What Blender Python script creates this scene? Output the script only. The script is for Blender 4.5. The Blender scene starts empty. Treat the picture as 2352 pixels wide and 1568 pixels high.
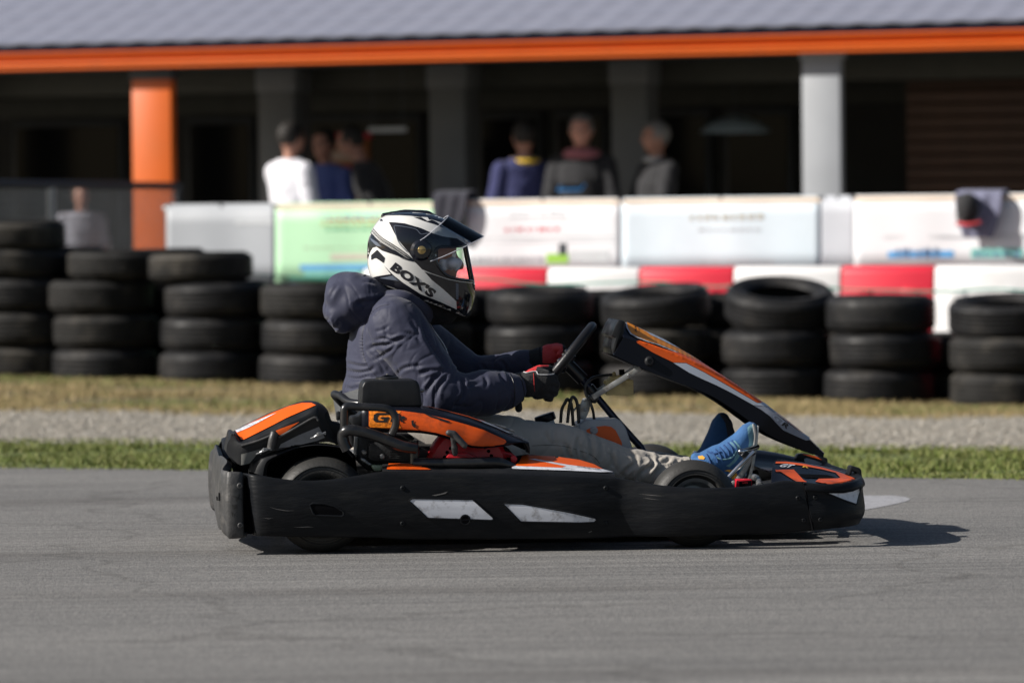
import bpy, bmesh, math, random
import numpy as np
from mathutils import Vector, Matrix, noise
from mathutils.bvhtree import BVHTree
random.seed(4); rng = np.random.default_rng(4)
SC = bpy.context.scene; COL = SC.collection
R = math.radians

# ------------------------------------------------------------------ camera, sky, sun, exposure
FPX = 11200.0; PW, PH = 2352.0, 1568.0; CAMH = 0.94
cam_d = bpy.data.cameras.new('camera'); cam = bpy.data.objects.new('camera', cam_d); COL.objects.link(cam)
cam_d.sensor_width = 36; cam_d.lens = 36*FPX/PW; cam_d.clip_start = 0.5; cam_d.clip_end = 2000
cam.matrix_world = Matrix.Translation((0, 0, CAMH)) @ Matrix.Rotation(R(90)-math.atan(264/FPX), 4, 'X') @ Matrix.Rotation(-0.0089, 4, 'Z')
cam_d.dof.use_dof = True; cam_d.dof.focus_distance = 14.3; cam_d.dof.aperture_fstop = 3.8
SC.camera = cam
SUN_EL, SUN_DIR = R(31.8), Vector((1.0, 0.25, 0)).normalized()      # the way the light travels over the ground
W = bpy.data.worlds.new('World'); SC.world = W; W.use_nodes = True
wn = W.node_tree; wn.nodes.clear()
sky = wn.nodes.new('ShaderNodeTexSky'); sky.sky_type = 'NISHITA'; sky.sun_disc = False
sky.sun_elevation = SUN_EL; sky.sun_rotation = math.atan2(-SUN_DIR.x, -SUN_DIR.y); sky.dust_density = 1.5
bg = wn.nodes.new('ShaderNodeBackground'); bg.inputs[1].default_value = 0.05
wo = wn.nodes.new('ShaderNodeOutputWorld')
wn.links.new(sky.outputs[0], bg.inputs[0]); wn.links.new(bg.outputs[0], wo.inputs[0])
sd = bpy.data.lights.new('sun', 'SUN'); sd.energy = 5.0; sd.angle = R(0.55); sd.color = (1, 0.95, 0.88)
sun = bpy.data.objects.new('sun', sd); COL.objects.link(sun)
L = Vector((SUN_DIR.x*math.cos(SUN_EL), SUN_DIR.y*math.cos(SUN_EL), -math.sin(SUN_EL)))
sun.rotation_euler = L.to_track_quat('-Z', 'Y').to_euler(); sun.location = (-20, -3, 14)
vs = SC.view_settings; vs.view_transform = 'Standard'; vs.look = 'None'; vs.gamma = 1; vs.use_curve_mapping = False
vs.exposure = 0.34

# ------------------------------------------------------------------ pixel <-> place
CM = cam.matrix_world.copy(); CMI = CM.inverted()
def ray(u, v):
    d = (CM.to_3x3() @ Vector(((u-PW/2)/FPX, -(v-PH/2)/FPX, -1))).normalized()
    return CM.translation.copy(), d
def at_z(u, v, z=0.0):
    o, d = ray(u, v); return o + d*((z-o.z)/d.z)
def at_w(u, v, w, slope=0.4):                    # on the vertical plane y + slope*x = w, parallel to the track edge
    o, d = ray(u, v); return o + d*((w-o.y-slope*o.x)/(d.y+slope*d.x))
def at_y(u, v, y):
    o, d = ray(u, v); return o + d*((y-o.y)/d.y)
def pix(p):
    q = CMI @ Vector(p); return (PW/2 + FPX*q.x/-q.z, PH/2 - FPX*q.y/-q.z)

# ------------------------------------------------------------------ objects
def finish(name, me, m=None, parent=None, smooth=False):
    me.name = name
    o = bpy.data.objects.new(name, me); COL.objects.link(o)
    if m is not None:
        for x in (m if isinstance(m, (list, tuple)) else [m]): me.materials.append(x)
    if parent: o.parent = parent
    if smooth: me.shade_smooth()
    return o
def tag(o, label=None, cat=None, group=None, kind=None):
    if label: o['label'] = label
    if cat: o['category'] = cat
    if group: o['group'] = group
    if kind: o['kind'] = kind
    return o
def empty(name, loc=(0, 0, 0), rz=0):
    o = bpy.data.objects.new(name, None); COL.objects.link(o); o.location = loc; o.rotation_euler = (0, 0, rz)
    o.empty_display_size = 0.1; return o
def bm_mesh(bm, recalc=True):
    if recalc: bmesh.ops.recalc_face_normals(bm, faces=bm.faces)
    me = bpy.data.meshes.new('m'); bm.to_mesh(me); bm.free(); return me
def copy_tree(o, parent=None):
    c = o.copy(); COL.objects.link(c); c.parent = parent
    for ch in [x for x in bpy.data.objects if x.parent is o and x.users_collection]: copy_tree(ch, c)
    return c
def eval_mesh(me, mods):
    o = bpy.data.objects.new('tmp', me); COL.objects.link(o)
    for t, kw in mods:
        md = o.modifiers.new(t, t)
        for k, v in kw.items(): setattr(md, k, v)
    dg = bpy.context.evaluated_depsgraph_get(); dg.update()
    r = bpy.data.meshes.new_from_object(o.evaluated_get(dg)); bpy.data.objects.remove(o); return r
def sharp(me, ang=35):
    me.shade_smooth()
    try: me.set_sharp_from_angle(angle=R(ang))
    except Exception: pass
    return me

# ------------------------------------------------------------------ shapes
def add_box(bm, lo, hi, M=None, bev=0.0, seg=2):
    r = bmesh.ops.create_cube(bm, size=1)['verts']
    c = [(a+b)/2 for a, b in zip(lo, hi)]; s = [max(abs(b-a), 1e-4) for a, b in zip(lo, hi)]
    for v in r: v.co = Vector((v.co.x*s[0]+c[0], v.co.y*s[1]+c[1], v.co.z*s[2]+c[2]))
    if bev:
        es = list({e for v in r for e in v.link_edges})
        out = bmesh.ops.bevel(bm, geom=es, offset=bev, segments=seg, affect='EDGES', profile=0.5)
        r = list({v for f in out['faces'] for v in f.verts} | {v for v in r if v.is_valid})
    if M is not None:
        for v in r: v.co = M @ v.co
    return r
def box_me(lo, hi, bev=0.0, seg=2, M=None):
    bm = bmesh.new(); add_box(bm, lo, hi, M, bev, seg); me = bm_mesh(bm)
    if bev: sharp(me, 40)
    return me
def cr(pts, n):                                     # Catmull-Rom through the points, n steps per span
    P = [Vector(p) for p in pts]; out = []
    P = [P[0]*2-P[1]] + P + [P[-1]*2-P[-2]]
    for i in range(1, len(P)-2):
        a, b, c, d = P[i-1], P[i], P[i+1], P[i+2]
        for k in range(n):
            t = k/n
            out.append(0.5*((2*b)+(c-a)*t+(2*a-5*b+4*c-d)*t*t+(3*b-a-3*c+d)*t**3))
    out.append(P[-2].copy()); return out
def add_tube(bm, pts, r, seg=10, n=6, caps=True, closed=False):
    path = cr(pts, n) if n > 1 else [Vector(p) for p in pts]
    if closed: path = path[:-1]
    N = len(path); rings = []; up = None
    for i, p in enumerate(path):
        if closed: t = (path[(i+1) % N]-path[i-1]).normalized()
        else: t = (path[min(i+1, N-1)]-path[max(i-1, 0)]).normalized()
        if up is None:
            up = t.orthogonal().normalized()
        up = (up - t*up.dot(t)); up = up.normalized() if up.length > 1e-6 else t.orthogonal().normalized()
        b = t.cross(up)
        rr = r(i/(N-1)) if callable(r) else r
        rings.append([bm.verts.new(p + (up*math.cos(a)+b*math.sin(a))*rr) for a in [2*math.pi*k/seg for k in range(seg)]])
    for i in range(N if closed else N-1):
        A, B = rings[i], rings[(i+1) % N]
        sh = 0
        if closed and i == N-1:
            sh = min(range(seg), key=lambda s: (A[0].co-B[s].co).length)
        for k in range(seg):
            bm.faces.new((A[k], A[(k+1) % seg], B[(k+1+sh) % seg], B[(k+sh) % seg]))
    if caps and not closed:
        bm.faces.new(rings[0][::-1]); bm.faces.new(rings[-1])
def tube_me(pts, r, seg=10, n=6, closed=False):
    bm = bmesh.new(); add_tube(bm, pts, r, seg, n, True, closed); me = bm_mesh(bm); return sharp(me, 50)
def add_lathe(bm, prof, seg=48, axis='Z', c=(0, 0, 0), closed=True):   # prof: (radius, height)
    rings = []
    for r, h in prof:
        ring = []
        for k in range(seg):
            a = 2*math.pi*k/seg; x, y = r*math.cos(a), r*math.sin(a)
            p = {'Z': (x, y, h), 'Y': (x, h, y), 'X': (h, x, y)}[axis]
            ring.append(bm.verts.new(Vector(p)+Vector(c)))
        rings.append(ring)
    n = len(rings)
    for i in range(n if closed else n-1):
        A, B = rings[i], rings[(i+1) % n]
        for k in range(seg): bm.faces.new((A[k], A[(k+1) % seg], B[(k+1) % seg], B[k]))
def lathe_me(prof, seg=48, axis='Z', c=(0, 0, 0), closed=True, ang=35):
    bm = bmesh.new(); add_lathe(bm, prof, seg, axis, c, closed); return sharp(bm_mesh(bm), ang)
def prism_me(pts, d, bev=0.0, seg=2, ang=35):                     # closed outline (3D points, one plane) pushed along d
    bm = bmesh.new(); d = Vector(d)
    A = [bm.verts.new(p) for p in pts]; B = [bm.verts.new(Vector(p)+d) for p in pts]
    bm.faces.new(A); bm.faces.new(B[::-1])
    for i in range(len(A)): bm.faces.new((A[i], A[(i+1) % len(A)], B[(i+1) % len(A)], B[i]))
    bmesh.ops.recalc_face_normals(bm, faces=bm.faces)
    if bev:
        try: bmesh.ops.bevel(bm, geom=list(bm.edges), offset=bev, segments=seg, affect='EDGES', profile=0.5, clamp_overlap=True)
        except Exception: pass
    bmesh.ops.triangulate(bm, faces=[f for f in bm.faces if len(f.verts) > 4])
    return sharp(bm_mesh(bm), ang)
def grid_me(rows, nu=6, nv=6, thick=0.0, ang=40, closed=False):     # smooth sheet through rows of 3D points
    rr = [cr(r, nu) for r in rows]
    cols = [cr([r[i] for r in rr], nv) for i in range(len(rr[0]))]
    bm = bmesh.new(); V = [[bm.verts.new(p) for p in c] for c in cols]
    for i in range(len(V)-1):
        for j in range(len(V[0])-1):
            try: bm.faces.new((V[i][j], V[i+1][j], V[i+1][j+1], V[i][j+1]))
            except ValueError: pass
    bmesh.ops.remove_doubles(bm, verts=bm.verts, dist=1e-5)
    me = bm_mesh(bm)
    if thick: me = eval_mesh(me, [('SOLIDIFY', dict(thickness=thick, offset=-1))])
    return sharp(me, ang)
def add_capsule(bm, p0, r0, p1, r1, seg=16, squash=None):
    p0, p1 = Vector(p0), Vector(p1); d = p1-p0
    if d.length < 1e-6: d = Vector((0, 0, 1e-5)); p1 = p0+d
    t = d.normalized(); a = squash.copy() if squash is not None else t.orthogonal(); a = (a-t*a.dot(t)).normalized(); b = t.cross(a)
    sq = 1.0
    rings = []
    st = [(-math.sin(x), math.cos(x), 0) for x in (1.2, 0.8, 0.4)] + [(0, 1, 0), (0, 1, 1)] + [(math.sin(x), math.cos(x), 1) for x in (0.4, 0.8, 1.2)]
    for s, c, e in st:
        p, r = (p0, r0) if e == 0 else (p1, r1)
        rings.append([bm.verts.new(p+t*s*r+(a*math.cos(q)+b*math.sin(q))*c*r) for q in [2*math.pi*k/seg for k in range(seg)]])
    c0, c1 = bm.verts.new(p0-t*r0), bm.verts.new(p1+t*r1)
    for A, B in zip(rings, rings[1:]):
        for k in range(seg): bm.faces.new((A[k], A[(k+1) % seg], B[(k+1) % seg], B[k]))
    for k in range(seg):
        bm.faces.new((c0, rings[0][(k+1) % seg], rings[0][k])); bm.faces.new((c1, rings[-1][k], rings[-1][(k+1) % seg]))
def add_ball(bm, c, r, rot=None):
    v = bmesh.ops.create_uvsphere(bm, u_segments=24, v_segments=14, radius=1)['verts']
    M = Matrix.Translation(c) @ (rot.to_4x4() if rot is not None else Matrix.Identity(4)) @ Matrix.Diagonal((r[0], r[1], r[2], 1))
    for x in v: x.co = M @ x.co
def add_loft(bm, rings, seg=28):                     # rings: (centre, half vector in the fore-aft sense, half width sideways)
    R_ = []
    for c, h, w in rings:
        c, h = Vector(c), Vector(h); y = w if isinstance(w, Vector) else Vector((0, w, 0))
        R_.append([bm.verts.new(c+h*math.cos(a)+y*math.sin(a)) for a in [2*math.pi*k/seg for k in range(seg)]])
    for A, B in zip(R_, R_[1:]):
        for k in range(seg): bm.faces.new((A[k], A[(k+1) % seg], B[(k+1) % seg], B[k]))
    bm.faces.new(R_[0][::-1]); bm.faces.new(R_[-1])
def blob_me(prims, voxel=0.01, smooth=4, fac=0.5):
    bm = bmesh.new()
    for p in prims:
        if p[0] == 'c': add_capsule(bm, *p[1:])
        elif p[0] == 'b': add_ball(bm, *p[1:])
        elif p[0] == 'l': add_loft(bm, p[1])
        elif p[0] == 'm': add_box(bm, *p[1:])
    me = bm_mesh(bm)
    me = eval_mesh(me, [('REMESH', dict(mode='VOXEL', voxel_size=voxel)), ('SMOOTH', dict(factor=fac, iterations=smooth))])
    me.shade_smooth(); return me

# ------------------------------------------------------------------ materials
def mat(name, col, rough=0.6, metal=0.0, var=0.15, vscale=8.0, bump=0.0, bscale=60.0, dirt=None, dscale=5.0, damt=0.5,
        stretch=None, spec=0.5, coat=0.0, sheen=0.0, detail=6.0, rvar=0.0):
    m = bpy.data.materials.new(name); m.use_nodes = True; nt = m.node_tree; N, K = nt.nodes, nt.links
    b = N['Principled BSDF']; b.inputs['Roughness'].default_value = rough; b.inputs['Metallic'].default_value = metal
    b.inputs['Specular IOR Level'].default_value = spec; b.inputs['Coat Weight'].default_value = coat
    b.inputs['Sheen Weight'].default_value = sheen
    tc = N.new('ShaderNodeTexCoord'); vec = tc.outputs['Object']
    if stretch:
        mp = N.new('ShaderNodeMapping'); mp.inputs['Scale'].default_value = stretch; K.new(vec, mp.inputs[0]); vec = mp.outputs[0]
    n = N.new('ShaderNodeTexNoise'); n.inputs['Scale'].default_value = vscale; n.inputs['Detail'].default_value = detail; K.new(vec, n.inputs['Vector'])
    r = N.new('ShaderNodeValToRGB'); c = Vector(col)
    r.color_ramp.elements[0].position = 0.3; r.color_ramp.elements[1].position = 0.7
    r.color_ramp.elements[0].color = (*(c*(1-var)), 1); r.color_ramp.elements[1].color = (*(c*(1+var)), 1)
    K.new(n.outputs['Fac'], r.inputs[0]); out = r.outputs[0]
    if dirt:
        n2 = N.new('ShaderNodeTexNoise'); n2.inputs['Scale'].default_value = dscale; n2.inputs['Detail'].default_value = 8; n2.inputs['Roughness'].default_value = 0.65
        K.new(vec, n2.inputs['Vector'])
        r2 = N.new('ShaderNodeValToRGB'); r2.color_ramp.elements[0].position = 0.5; r2.color_ramp.elements[1].position = 0.72
        r2.color_ramp.elements[1].color = (damt, damt, damt, 1); r2.color_ramp.elements[0].color = (0, 0, 0, 1)
        K.new(n2.outputs['Fac'], r2.inputs[0])
        mx = N.new('ShaderNodeMixRGB'); K.new(r2.outputs[0], mx.inputs[0]); K.new(out, mx.inputs[1]); mx.inputs[2].default_value = (*dirt, 1)
        out = mx.outputs[0]
    K.new(out, b.inputs['Base Color'])
    if rvar:
        n4 = N.new('ShaderNodeTexNoise'); n4.inputs['Scale'].default_value = vscale*2.3; n4.inputs['Detail'].default_value = 5; K.new(vec, n4.inputs['Vector'])
        mr = N.new('ShaderNodeMapRange'); mr.inputs[3].default_value = max(rough-rvar, 0.05); mr.inputs[4].default_value = min(rough+rvar, 1)
        mr.inputs[1].default_value = 0.3; mr.inputs[2].default_value = 0.7
        K.new(n4.outputs['Fac'], mr.inputs[0]); K.new(mr.outputs[0], b.inputs['Roughness'])
    if bump:
        n3 = N.new('ShaderNodeTexNoise'); n3.inputs['Scale'].default_value = bscale; n3.inputs['Detail'].default_value = 6; K.new(vec, n3.inputs['Vector'])
        bp = N.new('ShaderNodeBump'); bp.inputs['Strength'].default_value = bump; bp.inputs['Distance'].default_value = 0.01
        K.new(n3.outputs['Fac'], bp.inputs['Height']); K.new(bp.outputs[0], b.inputs['Normal'])
    return m

# ================================================================== THE SETTING
ZW = 28.7
def zg(x, y):
    w = y+0.4*x; t = min(max((w-18.6)/(ZW-18.6), 0), 1); t = t*t*(3-2*t)
    xx = min(max(x, -6), 6)
    return t*(-0.036-0.0252*xx)
def strip(name, wlo, whi, z0, nx, ny, m, x0=-14, x1=14, follow=True):   # a band of ground parallel to the track edge
    bm = bmesh.new(); G = []
    for j in range(ny+1):
        row = []
        for i in range(nx+1):
            x = x0+(x1-x0)*i/nx; a = wlo(x) if callable(wlo) else wlo; b = whi(x) if callable(whi) else whi
            y = a+(b-a)*j/ny-0.4*x
            row.append(bm.verts.new((x, y, (zg(x, y) if follow else 0)+z0)))
        G.append(row)
    for j in range(ny):
        for i in range(nx): bm.faces.new((G[j][i], G[j][i+1], G[j+1][i+1], G[j+1][i]))
    o = finish(name, bm_mesh(bm), m, smooth=True); tag(o, kind='structure'); return o

def asphalt_mat():
    m = bpy.data.materials.new('asphalt'); m.use_nodes = True; nt = m.node_tree; N, K = nt.nodes, nt.links; b = N['Principled BSDF']
    tc = N.new('ShaderNodeTexCoord'); mp = N.new('ShaderNodeMapping'); mp.inputs['Rotation'].default_value = (0, 0, R(-5)); K.new(tc.outputs['Object'], mp.inputs[0])
    def nz(scale, det, st=(1, 1, 1), rough=0.6):
        q = N.new('ShaderNodeMapping'); q.inputs['Scale'].default_value = st; K.new(mp.outputs[0], q.inputs[0])
        n = N.new('ShaderNodeTexNoise'); n.inputs['Scale'].default_value = scale; n.inputs['Detail'].default_value = det; n.inputs['Roughness'].default_value = rough
        K.new(q.outputs[0], n.inputs['Vector']); return n.outputs['Fac']
    def ramp(f, p0, c0, p1, c1):
        r = N.new('ShaderNodeValToRGB'); r.color_ramp.elements[0].position = p0; r.color_ramp.elements[1].position = p1
        r.color_ramp.elements[0].color = (*c0, 1); r.color_ramp.elements[1].color = (*c1, 1); K.new(f, r.inputs[0]); return r.outputs[0]
    def mul(a, c, t='MULTIPLY', f=1.0):
        x = N.new('ShaderNodeMixRGB'); x.blend_type = t; x.inputs[0].default_value = f; K.new(a, x.inputs[1]); K.new(c, x.inputs[2]); return x.outputs[0]
    base = ramp(nz(0.6, 8, (.5, 1.4, 1)), 0.3, (0.155, 0.153, 0.151), 0.7, (0.222, 0.217, 0.211))
    vo = N.new('ShaderNodeTexVoronoi'); vo.inputs['Scale'].default_value = 150; K.new(mp.outputs[0], vo.inputs['Vector'])
    st = ramp(vo.outputs['Color'], 0.1, (0.62, 0.62, 0.63), 0.95, (1.42, 1.40, 1.36))
    c = mul(base, st)
    # rubber laid down and polished along the way the karts run
    streak = ramp(nz(3.0, 10, (0.12, 8.0, 1), .72), 0.34, (0.66, 0.66, 0.67), 0.66, (1.22, 1.22, 1.21)); c = mul(c, streak)
    skid = ramp(nz(0.55, 7, (0.22, 2.1, 1), 0.6), 0.30, (0.66, 0.64, 0.63), 0.46, (1.0, 1.0, 1.0)); c = mul(c, skid)
    # wandering sealed cracks
    wv = N.new('ShaderNodeTexVoronoi'); wv.feature = 'DISTANCE_TO_EDGE'; wv.inputs['Scale'].default_value = 0.42
    nn = N.new('ShaderNodeTexNoise'); nn.inputs['Scale'].default_value = 1.7; nn.inputs['Detail'].default_value = 5; K.new(mp.outputs[0], nn.inputs['Vector'])
    ad = N.new('ShaderNodeMixRGB'); ad.blend_type = 'ADD'; ad.inputs[0].default_value = 0.9; K.new(mp.outputs[0], ad.inputs[1]); K.new(nn.outputs['Color'], ad.inputs[2])
    K.new(ad.outputs[0], wv.inputs['Vector'])
    crack = ramp(wv.outputs['Distance'], 0.0, (0.55, 0.54, 0.53), 0.012, (1, 1, 1)); c = mul(c, crack, f=0.55)
    K.new(c, b.inputs['Base Color']); b.inputs['Roughness'].default_value = 0.85; b.inputs['Specular IOR Level'].default_value = 0.35
    bp = N.new('ShaderNodeBump'); bp.inputs['Strength'].default_value = 0.5; bp.inputs['Distance'].default_value = 0.004
    v2 = N.new('ShaderNodeTexVoronoi'); v2.inputs['Scale'].default_value = 150; K.new(mp.outputs[0], v2.inputs['Vector'])
    K.new(v2.outputs['Distance'], bp.inputs['Height']); K.new(bp.outputs[0], b.inputs['Normal'])
    return m
M_asph = asphalt_mat()
M_soil = mat('soil', (0.17, 0.135, 0.07), 0.95, var=0.4, vscale=3, bump=0.8, bscale=40, dirt=(0.20, 0.165, 0.09), dscale=1.4, damt=0.8)
M_turf = mat('turf', (0.10, 0.13, 0.03), 0.95, var=0.35, vscale=4, bump=0.8, bscale=60, dirt=(0.19, 0.16, 0.085), dscale=2.0, damt=0.7)
M_grit = mat('gravel_bed', (0.25, 0.235, 0.20), 0.95, var=0.3, vscale=14, bump=1.0, bscale=70, dirt=(0.17, 0.15, 0.12), dscale=1.5)
M_conc = mat('concrete', (0.30, 0.29, 0.27), 0.85, var=0.12, vscale=5, bump=0.3)

GN = lambda x: 21.1+0.055*min(max(x, -4), 4)+0.12*math.sin(x*1.3)+0.07*math.sin(x*4.1+.6)+.05*math.sin(x*9.7)        # near edge of the gravel
GF = lambda x: 25.2+0.62*min(max(x, -3.5), 3.0)+0.24*math.sin(x*2.1+1)+.12*math.sin(x*5.3)   # its far edge
bmg = bmesh.new(); q = [bmg.verts.new(p) for p in ((-400, -300, -0.12), (400, -300, -0.12), (400, 600, -0.12), (-400, 600, -0.12))]; bmg.faces.new(q)
tag(finish('ground', bm_mesh(bmg), M_soil), kind='structure')
strip('track', lambda x: 8.0+0.4*x, lambda x: 18.58+0.04*math.sin(x*3)+0.02*math.sin(x*11), 0.0, 120, 20, M_asph, -40, 40)
strip('near_track', lambda x: -6.0+0.4*x, lambda x: 8.0+0.4*x, 0.0, 10, 4, M_asph, -40, 40)
strip('grass_verge', 18.50, GN, -0.012, 60, 16, M_turf, -20, 20)
strip('gravel_strip', GN, GF, -0.004, 60, 24, M_grit, -20, 20)
strip('dry_verge', GF, 29.9, -0.008, 60, 24, M_soil, -20, 20)
strip('paddock_apron', 29.9, 33.2, 0.0, 40, 4, M_conc, -20, 20)
bm = bmesh.new(); add_box(bm, (-26, 0, -0.2), (26, 9, 0.0))
MB_ = Matrix.Translation((0, 33.2, 0)) @ Matrix.Rotation(-math.atan(0.4), 4, 'Z')
for v in bm.verts: v.co = MB_ @ v.co
tag(finish('terrace', bm_mesh(bm), M_conc), kind='structure')
# faded white paint on the track ahead of the kart
def paint_mark(pts, name):
    bm = bmesh.new(); vs_ = [bm.verts.new((p.x, p.y, 0.0012)) for p in [at_z(u, v) for u, v in pts]]; bm.faces.new(vs_)
    bmesh.ops.recalc_face_normals(bm, faces=bm.faces)
    tag(finish(name, bm_mesh(bm), mat('road_paint', (0.33, 0.33, 0.35), 0.8, var=0.3, vscale=30, bump=0.4, dirt=(0.20, 0.195, 0.19), dscale=9, damt=1.0)), kind='structure')
paint_mark([(1850, 1141), (1960, 1138), (2050, 1138), (2078, 1141), (2092, 1146), (2080, 1152), (2050, 1159), (2015, 1166), (1985, 1171), (1850, 1190)], 'road_marking')

# gravel stones, grass blades: nobody could count them
def stones(n):
    base = []
    for k in range(7):
        a = [Vector((math.cos(t)*random.uniform(.75, 1.1), math.sin(t)*random.uniform(.75, 1.1), random.uniform(-.12, .12))) for t in [2*math.pi*i/5+random.uniform(-.2, .2) for i in range(5)]]
        base.append(np.array([*a, Vector((random.uniform(-.2, .2), random.uniform(-.2, .2), .62)), Vector((0, 0, -.5))]))
    F = []
    for i in range(5): F += [(i, (i+1) % 5, 5), ((i+1) % 5, i, 6)]
    F = np.array(F); V = []; FF = []
    for k in range(n):
        x = random.uniform(-5.2, 5.2); w = random.uniform(GN(x)-0.15, GF(x)+0.25)+random.gauss(0, 0.12); y = w-0.4*x
        s = random.uniform(0.005, 0.013)*(1.7 if random.random() < .05 else 1); a = random.uniform(0, 6.28)
        b = base[k % 7]*np.array([s, s*random.uniform(.6, 1), s*random.uniform(.5, .9)])
        ca, sa = math.cos(a), math.sin(a)
        q = np.stack([b[:, 0]*ca-b[:, 1]*sa+x, b[:, 0]*sa+b[:, 1]*ca+y, b[:, 2]+zg(x, y)+s*.25], 1)
        FF.append(F+len(V)*7); V.append(q)
    me = bpy.data.meshes.new('gravel'); me.from_pydata(np.concatenate(V).tolist(), [], np.concatenate(FF).tolist()); return me
def island_mat(name, cols, rough=0.9, transl=0.0):
    m = bpy.data.materials.new(name); m.use_nodes = True; N, K = m.node_tree.nodes, m.node_tree.links; b = N['Principled BSDF']
    g = N.new('ShaderNodeNewGeometry'); r = N.new('ShaderNodeValToRGB'); r.color_ramp.interpolation = 'LINEAR'
    while len(r.color_ramp.elements) < len(cols): r.color_ramp.elements.new(0.5)
    for i, c in enumerate(cols):
        r.color_ramp.elements[i].position = i/(len(cols)-1); r.color_ramp.elements[i].color = (*c, 1)
    K.new(g.outputs['Random Per Island'], r.inputs[0]); K.new(r.outputs[0], b.inputs['Base Color']); b.inputs['Roughness'].default_value = rough
    return m
tag(finish('gravel', stones(42000), island_mat('gravel_stone', [(0.29, 0.262, 0.222), (0.39, 0.36, 0.312), (0.33, 0.297, 0.247), (0.46, 0.43, 0.38), (0.25, 0.222, 0.185)])), 'pale crushed gravel in a strip between track grass and tyre wall', 'gravel', kind='stuff')
def blades(n, wfun, hmin, hmax, keep=None, xr=5.2):
    V = np.zeros((n*4, 3)); k = 0
    while k < n:
        x = random.uniform(-xr, xr); w = wfun(x); y = w-0.4*x
        if keep and random.random() > keep(x, y): continue
        h = random.uniform(hmin, hmax); a = random.uniform(0, 3.14); lean = random.uniform(.1, .9)*h; la = random.uniform(0, 6.28); wd = random.uniform(.0025, .005)
        z = zg(x, y)-0.012; dx, dy = math.cos(a)*wd, math.sin(a)*wd; lx, ly = math.cos(la)*lean, math.sin(la)*lean
        V[k*4] = (x-dx, y-dy, z); V[k*4+1] = (x+dx, y+dy, z); V[k*4+2] = (x+dx*.7+lx*.5, y+dy*.7+ly*.5, z+h*.65); V[k*4+3] = (x+lx, y+ly, z+h)
        k += 1
    F = []
    for i in range(n): b = i*4; F += [(b, b+1, b+2), (b, b+2, b+3)]
    me = bpy.data.meshes.new('grass'); me.from_pydata(V.tolist(), [], F); return me
def patch(f, lo, seed=0): return lambda x, y: 1.0 if noise.noise(Vector((x*f, y*f*1.6, seed))) > lo else 0.07
M_green = island_mat('grass_blade', [(0.085, 0.13, 0.018), (0.14, 0.175, 0.030), (0.19, 0.185, 0.06), (0.11, 0.145, 0.024)], 0.7)
M_straw = island_mat('dry_grass', [(0.33, 0.245, 0.12), (0.26, 0.20, 0.085), (0.38, 0.29, 0.15), (0.22, 0.20, 0.07)], 0.8)
tag(finish('grass', blades(110000, lambda x: random.uniform(18.5, GN(x)+0.25)+random.gauss(0, .05), .008, .030, patch(1.1, -.2)), M_green), 'short green grass along the far edge of the track', 'grass', kind='stuff')
tag(finish('dry_grass', blades(90000, lambda x: random.uniform(GF(x)-.15, 29.6), .01, .045, patch(.8, -.05, 3)), M_straw), 'yellowed dry grass between gravel and tyre wall', 'dry grass', kind='stuff')
tag(finish('fresh_grass', blades(22000, lambda x: random.uniform(GF(x)+.5, 29.6), .015, .045, lambda x, y: 1.0 if noise.noise(Vector((x*.6, y*.45, 8))) > .12 else 0.03), M_green), 'patches of green grass growing at the foot of the tyre wall', 'grass', kind='stuff')

# ================================================================== TYRE WALL
M_tyre = mat('old_rubber', (0.011, 0.0112, 0.0125), 0.62, var=0.3, vscale=5, bump=0.25, bscale=30, dirt=(0.075, 0.068, 0.06), dscale=3.5, damt=0.5, spec=0.28, rvar=0.14)
M_tyre2 = mat('greyed_rubber', (0.022, 0.0215, 0.021), 0.75, var=0.35, vscale=7, bump=0.35, bscale=40, dirt=(0.10, 0.09, 0.075), dscale=5, damt=0.7, spec=0.2)
def tyre_profile(Rr, H, rim, grooves=(-.42, -.14, .14, .42)):
    h = H/2; P = [(rim, -h*.62), (rim+.012, -h*.80), (rim+.05, -h*.97), (rim+.09, -h*1.0), (Rr-.045, -h*.93), (Rr-.016, -h*.80)]
    if grooves:
        P += [(Rr-.004, -h*.64)]
        for g in grooves:
            P += [(Rr, h*(g-.055)), (Rr-.009, h*(g-.04)), (Rr-.009, h*(g+.04)), (Rr, h*(g+.055))]
        P += [(Rr-.004, h*.64)]
    P += [(Rr-.016, h*.80), (Rr-.045, h*.93), (rim+.09, h*1.0), (rim+.05, h*.97), (rim+.012, h*.80), (rim, h*.62)]
    P += [(rim+.02, h*.55), (Rr-.03, h*.6), (Rr-.028, 0), (Rr-.03, -h*.6), (rim+.02, -h*.55)]
    return P
TM = [lathe_me(tyre_profile(0.324, .210, .195), 56), lathe_me(tyre_profile(0.313, .206, .19), 56), lathe_me(tyre_profile(0.322, .178, .20), 56), lathe_me(tyre_profile(0.318, .212, .185, (-.36, 0, .36)), 56), lathe_me(tyre_profile(0.328, .206, .205, (-.5, -.25, 0, .25, .5)), 56)]
for t in TM: t.materials.append(M_tyre)
TM += [t.copy() for t in TM]
for t in TM[5:]: t.materials.clear(); t.materials.append(M_tyre2)
ORD = ['bottom', 'second', 'third', 'fourth', 'fifth']
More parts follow.
